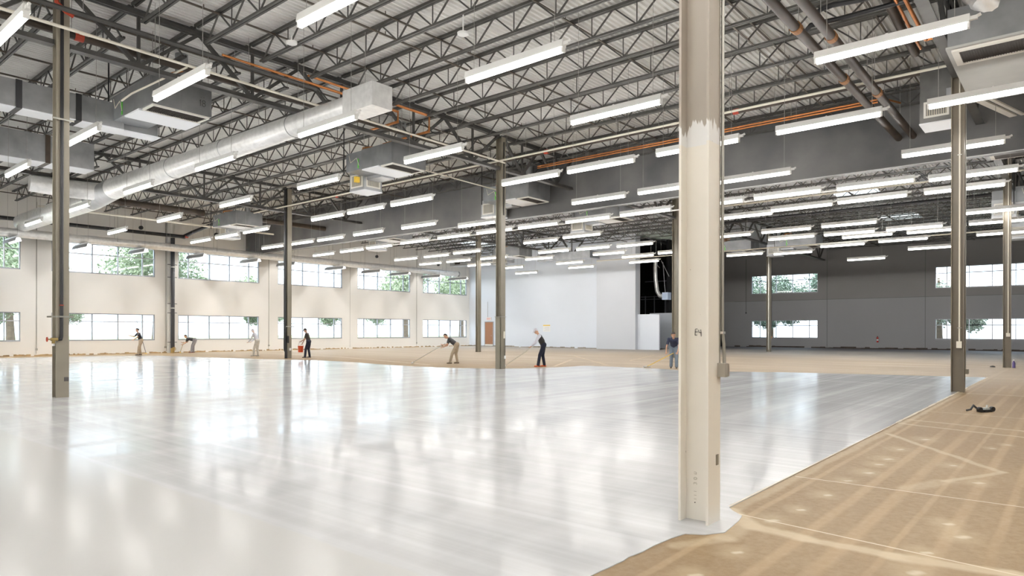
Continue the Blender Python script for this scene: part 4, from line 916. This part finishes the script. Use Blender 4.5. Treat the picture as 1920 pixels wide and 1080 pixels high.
    g = .016*k; sh_m = mat('shirt %.2f %.2f %.2f' % shirt, shirt, .85, 0, .12, 9); tr_m = mat('trousers %.2f %.2f %.2f' % trousers, trousers, .85, 0, .12, 9); so_m = mat('shoes %.2f %.2f %.2f' % shoes, shoes, .6)
    c = [(up(.06), up(.2), .108*k+g, .112*k+g), (up(.2), up(.43), .115*k+g, .10*k+g)]
    for s in (-1,1): c += [(up(.06,s*.045), up(.42,s*.08), .098*k+g*.6, .085*k+g)]
    for i, s in ((0,-1),(1,1)):
        c += [(up(.42,s*.08), sh[i], .078*k+g*.6, .06*k+g)]
        e = 1. if sleeve == 'long' else .55
        c += [(sh[i], sh[i].lerp(el[i], min(1,e*1.1)), .052*k+g, .044*k+g)]
        if sleeve == 'long': c += [(el[i], el[i].lerp(wr[i],.92), .042*k+g, .032*k+g*.8)]
    capsules(c, .018, 'shirt', sh_m, t)
    if vest:
        v = [(up(.07), up(.2), .112*k+g*1.5, .118*k+g*1.6), (up(.2), up(.44), .12*k+g*1.6, .085*k+g*1.4)]
        for s in (-1,1): v += [(up(.08,s*.055), up(.42,s*.09), .102*k+g, .085*k+g*1.5)]
        capsules(v, .018, 'vest', mat('vest %.2f' % vest[0], vest, .8), t)
    c = []
    for i in (0,1): c += [(hips[i]+R((0,0,.06)), hips[i]*.75+knee[i]*.25, .102*k+g*.6, .09*k+g), (hips[i]*.75+knee[i]*.25, knee[i], .088*k+g, .064*k+g), (knee[i], ank[i]+R((0,0,.02)), .062*k+g, .055*k+g)]
    c += [(pelvis+R((0,-.06,.03)), pelvis+R((0,.06,.03)), .118*k+g, .118*k+g), (up(.02,-.05), up(.05,.05), .115*k+g, .115*k+g)]
    capsules(c, .018, 'trousers', tr_m, t)
    for i, s in ((0,-1),(1,1)):
        f = ank[i]; capsules([(f+R((-.05,0,-.035)), f+R((.02,0,-.03)), .042*k, .045*k), (f+R((.02,0,-.03)), f+R((.15,0,-.045)), .045*k, .034*k)], .013, 'shoe', so_m, t)
    if hat:
        capsules([(hc+hd*.035*k-hf*.012*k, hc+hd*.045*k, .094*k, .092*k), (hc+hf*.09*k+hd*.04*k, hc+hf*.16*k+hd*.02*k, .02*k, .016*k), (hc+hf*.10*k+hd*.04*k+Vector((0,.035,0)), hc+hf*.14*k+hd*.025*k+Vector((0,.03,0)), .018*k, .014*k), (hc+hf*.10*k+hd*.04*k-Vector((0,.035,0)), hc+hf*.14*k+hd*.025*k-Vector((0,.03,0)), .018*k, .014*k)], .012, 'cap', mat('cap %.2f %.2f' % hat[:2], hat, .8), t)
    elif hair:
        capsules([(hc+hd*.04*k-hf*.02*k, hc+hd*.05*k-hf*.01*k, .09*k, .086*k), (hc-hf*.045*k, hc-hf*.04*k-hd*.03*k, .07*k, .055*k)], .014, 'hair', M_hair, t)
    ey = MB()
    for s in (-1,1):
        e = (hc+hf*.088*k+Vector((0,s*.032*k,0))+hd*.005*k)/S; ey.lathe([(.002,-.003),(.0055,0),(.002,.003)], e, 'x', 8)
    ey.build('eyes', M_black, t); return t, wr
LEFT = math.atan2(.766,-.643)+PI/2*0      # facing the left of the photo
def ang(vx, vy): return math.atan2(vy, vx)
FL = ang(-.643,.766); FC = ang(-.766,-.643); FR = ang(.643,-.766); FA = ang(.766,.643)
person((7.6,26.9,0), ang(-.9,.1), 'worker in black shirt and khaki trousers reaching out by first window', 18, 0, (.015,.015,.018), (.36,.29,.21), (.06,.05,.04), ((.5,-.12,1.25),(.42,.42,1.02)), 'short', None, 5, H=1.66)
person((10.35,28.35,0), ang(-.75,.55), 'worker bent double in black shirt beside black drain pipe', 78, .02, (.015,.015,.018), (.22,.22,.25), (.12,.03,.03), ((.62,-.12,.72),(.60,.12,.60)), 'short', None, -20, step=.05, H=1.66)
person((10.18,22.7,0), FL, 'worker in pale grey clothes right of second window', 22, 0, (.62,.62,.68), (.58,.55,.50), (.45,.42,.40), ((.35,-.2,.9),(.35,.25,.9)), 'long', (.6,.6,.66), 8, H=1.66, skin=mat('pale skin', (.66,.52,.45), .5))
person((10.62,19.9,0), FL, 'worker in dark cap and shirt carrying orange bucket', 12, 0, (.05,.042,.036), (.012,.014,.03), (.09,.07,.06), ((.40,-.2,.98),(.32,.20,.62)), 'short', (.015,.012,.012), 18, H=1.66)
person((11.1,12.9,0), FL, 'worker bent over a long handle, black top and tan trousers', 52, .03, (.05,.052,.055), (.40,.33,.24), (.16,.12,.08), ((.55,-.18,.80),(.50,.12,.92)), 'short', None, 10, stance=.14, step=.16, H=1.66)
person((11.45,9.85,0), FL, 'worker in white sleeves, dark vest and orange shoes', 24, 0, (.60,.60,.66), (.012,.014,.03), (.55,.10,.02), ((.50,-.14,.78),(.46,.16,.86)), 'long', (.58,.57,.62), 18, step=.14, H=1.7, vest=(.022,.02,.018))
person((13.16,6.72,0), ang(-.85,-.35), 'worker in navy shirt and jeans partly behind near column', 48, 0, (.03,.035,.07), (.17,.21,.26), (.07,.06,.05), ((.45,-.30,.62),(.45,.18,.62)), 'short', None, 5, H=1.68)
# tools the workers hold
def pole(label, a, b, m, head=None, name='roller_pole'):
    a = Vector(a); b = Vector(b); t = thing(name, label, 'pole', a); MB().tube([(0,0,0), b-a], .009, 6).build('handle', m, t)
    d = (b-a).normalized(); sd = d.cross(Vector((0,0,1))).normalized()
    if head: MB().tube([b-a-sd*.14, b-a+sd*.14], .022, 10).build('roller', head, t, smooth=True)
    return t
pole('roller pole of worker with white sleeves and orange shoes', (11.45-.643*.21,9.85+.766*.21,.58), (11.45-.643*1.0,9.85+.766*1.0,.03), M_conduit, M_white)
pole('long curved handle of the bent worker in tan trousers', (11.1-.643*.25,12.9+.766*.25,.62), (11.1-.643*1.25,12.9+.766*1.25,.03), M_emt, M_white)
pole('brush handle of worker bent double by drain pipe', (10.35-.28,28.35+.20,.48), (10.35-.42,28.35+.25,.03), M_brass, M_yellow, 'scrub_brush')
pole('yellow pole of worker partly behind near column', (13.16-.22,6.72-.10,.42), (13.16-.10,6.72+.75,.03), M_yellow, M_white)
t = thing('bucket', 'orange bucket carried by worker in dark cap', 'bucket', (10.62-.10,19.9+.28,.20)); MB().lathe([(.085,0),(.10,.22),(.105,.225),(.105,.235)], (0,0,0), 'z', 18).build('pail', mat('orange plastic', (.72,.09,.02), .45), t, smooth=True); MB().tube([(.10*math.cos(a),0,.22+.16*math.sin(a)) for a in [PI*k/10 for k in range(11)]], .004, 5).build('handle', M_emt, t)

# ------------------------------------------------------------------ outside
struct('ground', MB().box(-60,120,-60,140,-.35,-.13), M_pave, 'pale ground outside')
struct('lawn', MB().box(VG+9,VG+25,-40,26,-.12,.12).box(-40,80,UW+26,UW+60,-.13,.25), M_lawn, 'sunlit lawn outside')
struct('road', MB().box(VG+3,VG+7,-60,60,-.13,-.10).box(-60,120,UW+8,UW+14,-.13,-.10), M_asph)
def leaf_cloud(n, seed, blobs):
    r = random.Random(seed); mb = MB()
    for i in range(n):
        bx, by, bz, br = r.choice(blobs)
        while True:
            p = Vector((r.uniform(-1,1),r.uniform(-1,1),r.uniform(-1,1)))
            if p.length < 1: break
        p = Vector((bx,by,bz)) + p*br*(.65+.35*r.random()); a = Vector((r.uniform(-1,1),r.uniform(-1,1),r.uniform(-1,1))).normalized(); b = a.orthogonal().normalized(); s = r.uniform(.035,.085)
        c = a.cross(b); mb.add([p-b*s, p+c*s*.5, p+b*s, p-c*s*.5], [(0,1,2,3)])
    return mb
BL1 = [(0,0,3.2,1.5),(1.0,.3,2.7,1.1),(-1.0,-.2,2.8,1.1),(.2,.9,2.9,1.0),(-.3,-.9,3.6,1.1),(.5,-.5,4.2,.9),(1.6,0,2.1,.7),(-1.6,.3,2.0,.7)]
BL2 = [(0,0,2.4,1.2),(.9,0,2.0,.9),(-.9,.3,2.1,.9),(0,.8,2.8,.9),(1.5,.4,1.5,.6),(-1.4,-.3,1.6,.6)]
LM = [leaf_cloud(15000, 1, BL1).mesh('foliage', M_leaf), leaf_cloud(12000, 2, BL2).mesh('foliage', M_leaf)]
TM = MB().tube([(0,0,-.15),(.05,0,1.2),(0,.05,2.6),(.1,0,3.6)], .16, 8, .05).tube([(.03,0,1.6),(.8,.3,2.5)], .06, 6, .02).tube([(.03,0,1.8),(-.8,-.3,2.7)], .06, 6, .02).mesh('trunk', M_bark, True)
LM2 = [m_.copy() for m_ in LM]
for m_ in LM2: m_.materials[0] = mat('shaded blue green leaves', (.06,.10,.075), .6, 0, 0, .7, color2=(.26,.34,.26))  # darker copy of the leaf material, shade put into its colour
def tree(x, y, k, s, rz, label):
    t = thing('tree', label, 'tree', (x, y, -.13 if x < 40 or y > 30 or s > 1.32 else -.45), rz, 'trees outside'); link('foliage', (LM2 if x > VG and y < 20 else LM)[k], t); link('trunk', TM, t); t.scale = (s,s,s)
for i, a in enumerate([(6.5,36,0,.95,0,'tree overhanging the window behind riser column'),(3.6,36,0,1.0,1,'tree outside the leftmost window'),(17.6,50,0,1.95,0,'tree seen high in the window left of drain pipe'),
    (26.3,50,1,1.6,1.2,'tree high outside the window right of drain pipe'),(35.2,50,1,1.5,2.2,'small tree outside the fourth wall window'),(43.2,52,0,1.9,.3,'tree outside the window nearest white wall'),(53.5,54,0,2.1,.7,'farther tree outside window nearest white wall'),
    (44.4,14.9,0,1.1,.4,'leafy tree outside the left grey wall window'),(46.5,18.2,0,1.3,1.4,'second tree outside left grey wall window'),(48.5,12.6,1,1.6,2,'third tree outside left grey wall window'),(44.6,4.9,1,1.3,.9,'tree at left of the right grey wall window'),
    (9.4,52,0,1.7,3,'tree far behind the leftmost window')]): tree(*a)

# ------------------------------------------------------------------ light, camera, world
w = bpy.data.worlds.new('sky'); sc.world = w; w.use_nodes = True; N = w.node_tree.nodes; L = w.node_tree.links; bg = N['Background']
bg.inputs['Color'].default_value = (.76,.88,1.0,1); bg.inputs['Strength'].default_value = 1.8
su = bpy.data.lights.new('sun', 'SUN'); su.energy = 2.6; su.angle = 1.0; su.color = (1,.95,.86); so = bpy.data.objects.new('sun', su); COL.objects.link(so); so.rotation_euler = (math.radians(18), math.radians(-22), 0)
cam = bpy.data.cameras.new('camera'); co = bpy.data.objects.new('camera', cam); COL.objects.link(co); sc.camera = co
a = PI/4+.08684; r = .00184
fw = Vector((math.sin(a), math.cos(a), 0)); rt = Vector((math.cos(a), -math.sin(a), 0)); up = Vector((0,0,1))
cx = rt*math.cos(r)+up*math.sin(r); cy = -rt*math.sin(r)+up*math.cos(r)
co.matrix_world = Matrix(((cx.x,cy.x,-fw.x,-3.36179*S),(cx.y,cy.y,-fw.y,-1.53217*S),(cx.z,cy.z,-fw.z,1.0*S),(0,0,0,1)))
cam.sensor_width = 36; cam.lens = 1265.878/1920*36; cam.shift_y = 80.078/1920; cam.clip_end = 500; cam.clip_start = .05
v = sc.view_settings; v.view_transform = 'Standard'; v.look = 'None'; v.gamma = 1; v.exposure = 1.35; v.use_curve_mapping = False
c = sc.cycles; c.max_bounces = 7; c.diffuse_bounces = 4; c.glossy_bounces = 3; c.transparent_max_bounces = 8; c.transmission_bounces = 4; c.caustics_reflective = False; c.caustics_refractive = False; c.sample_clamp_indirect = 6; c.sample_clamp_direct = 4
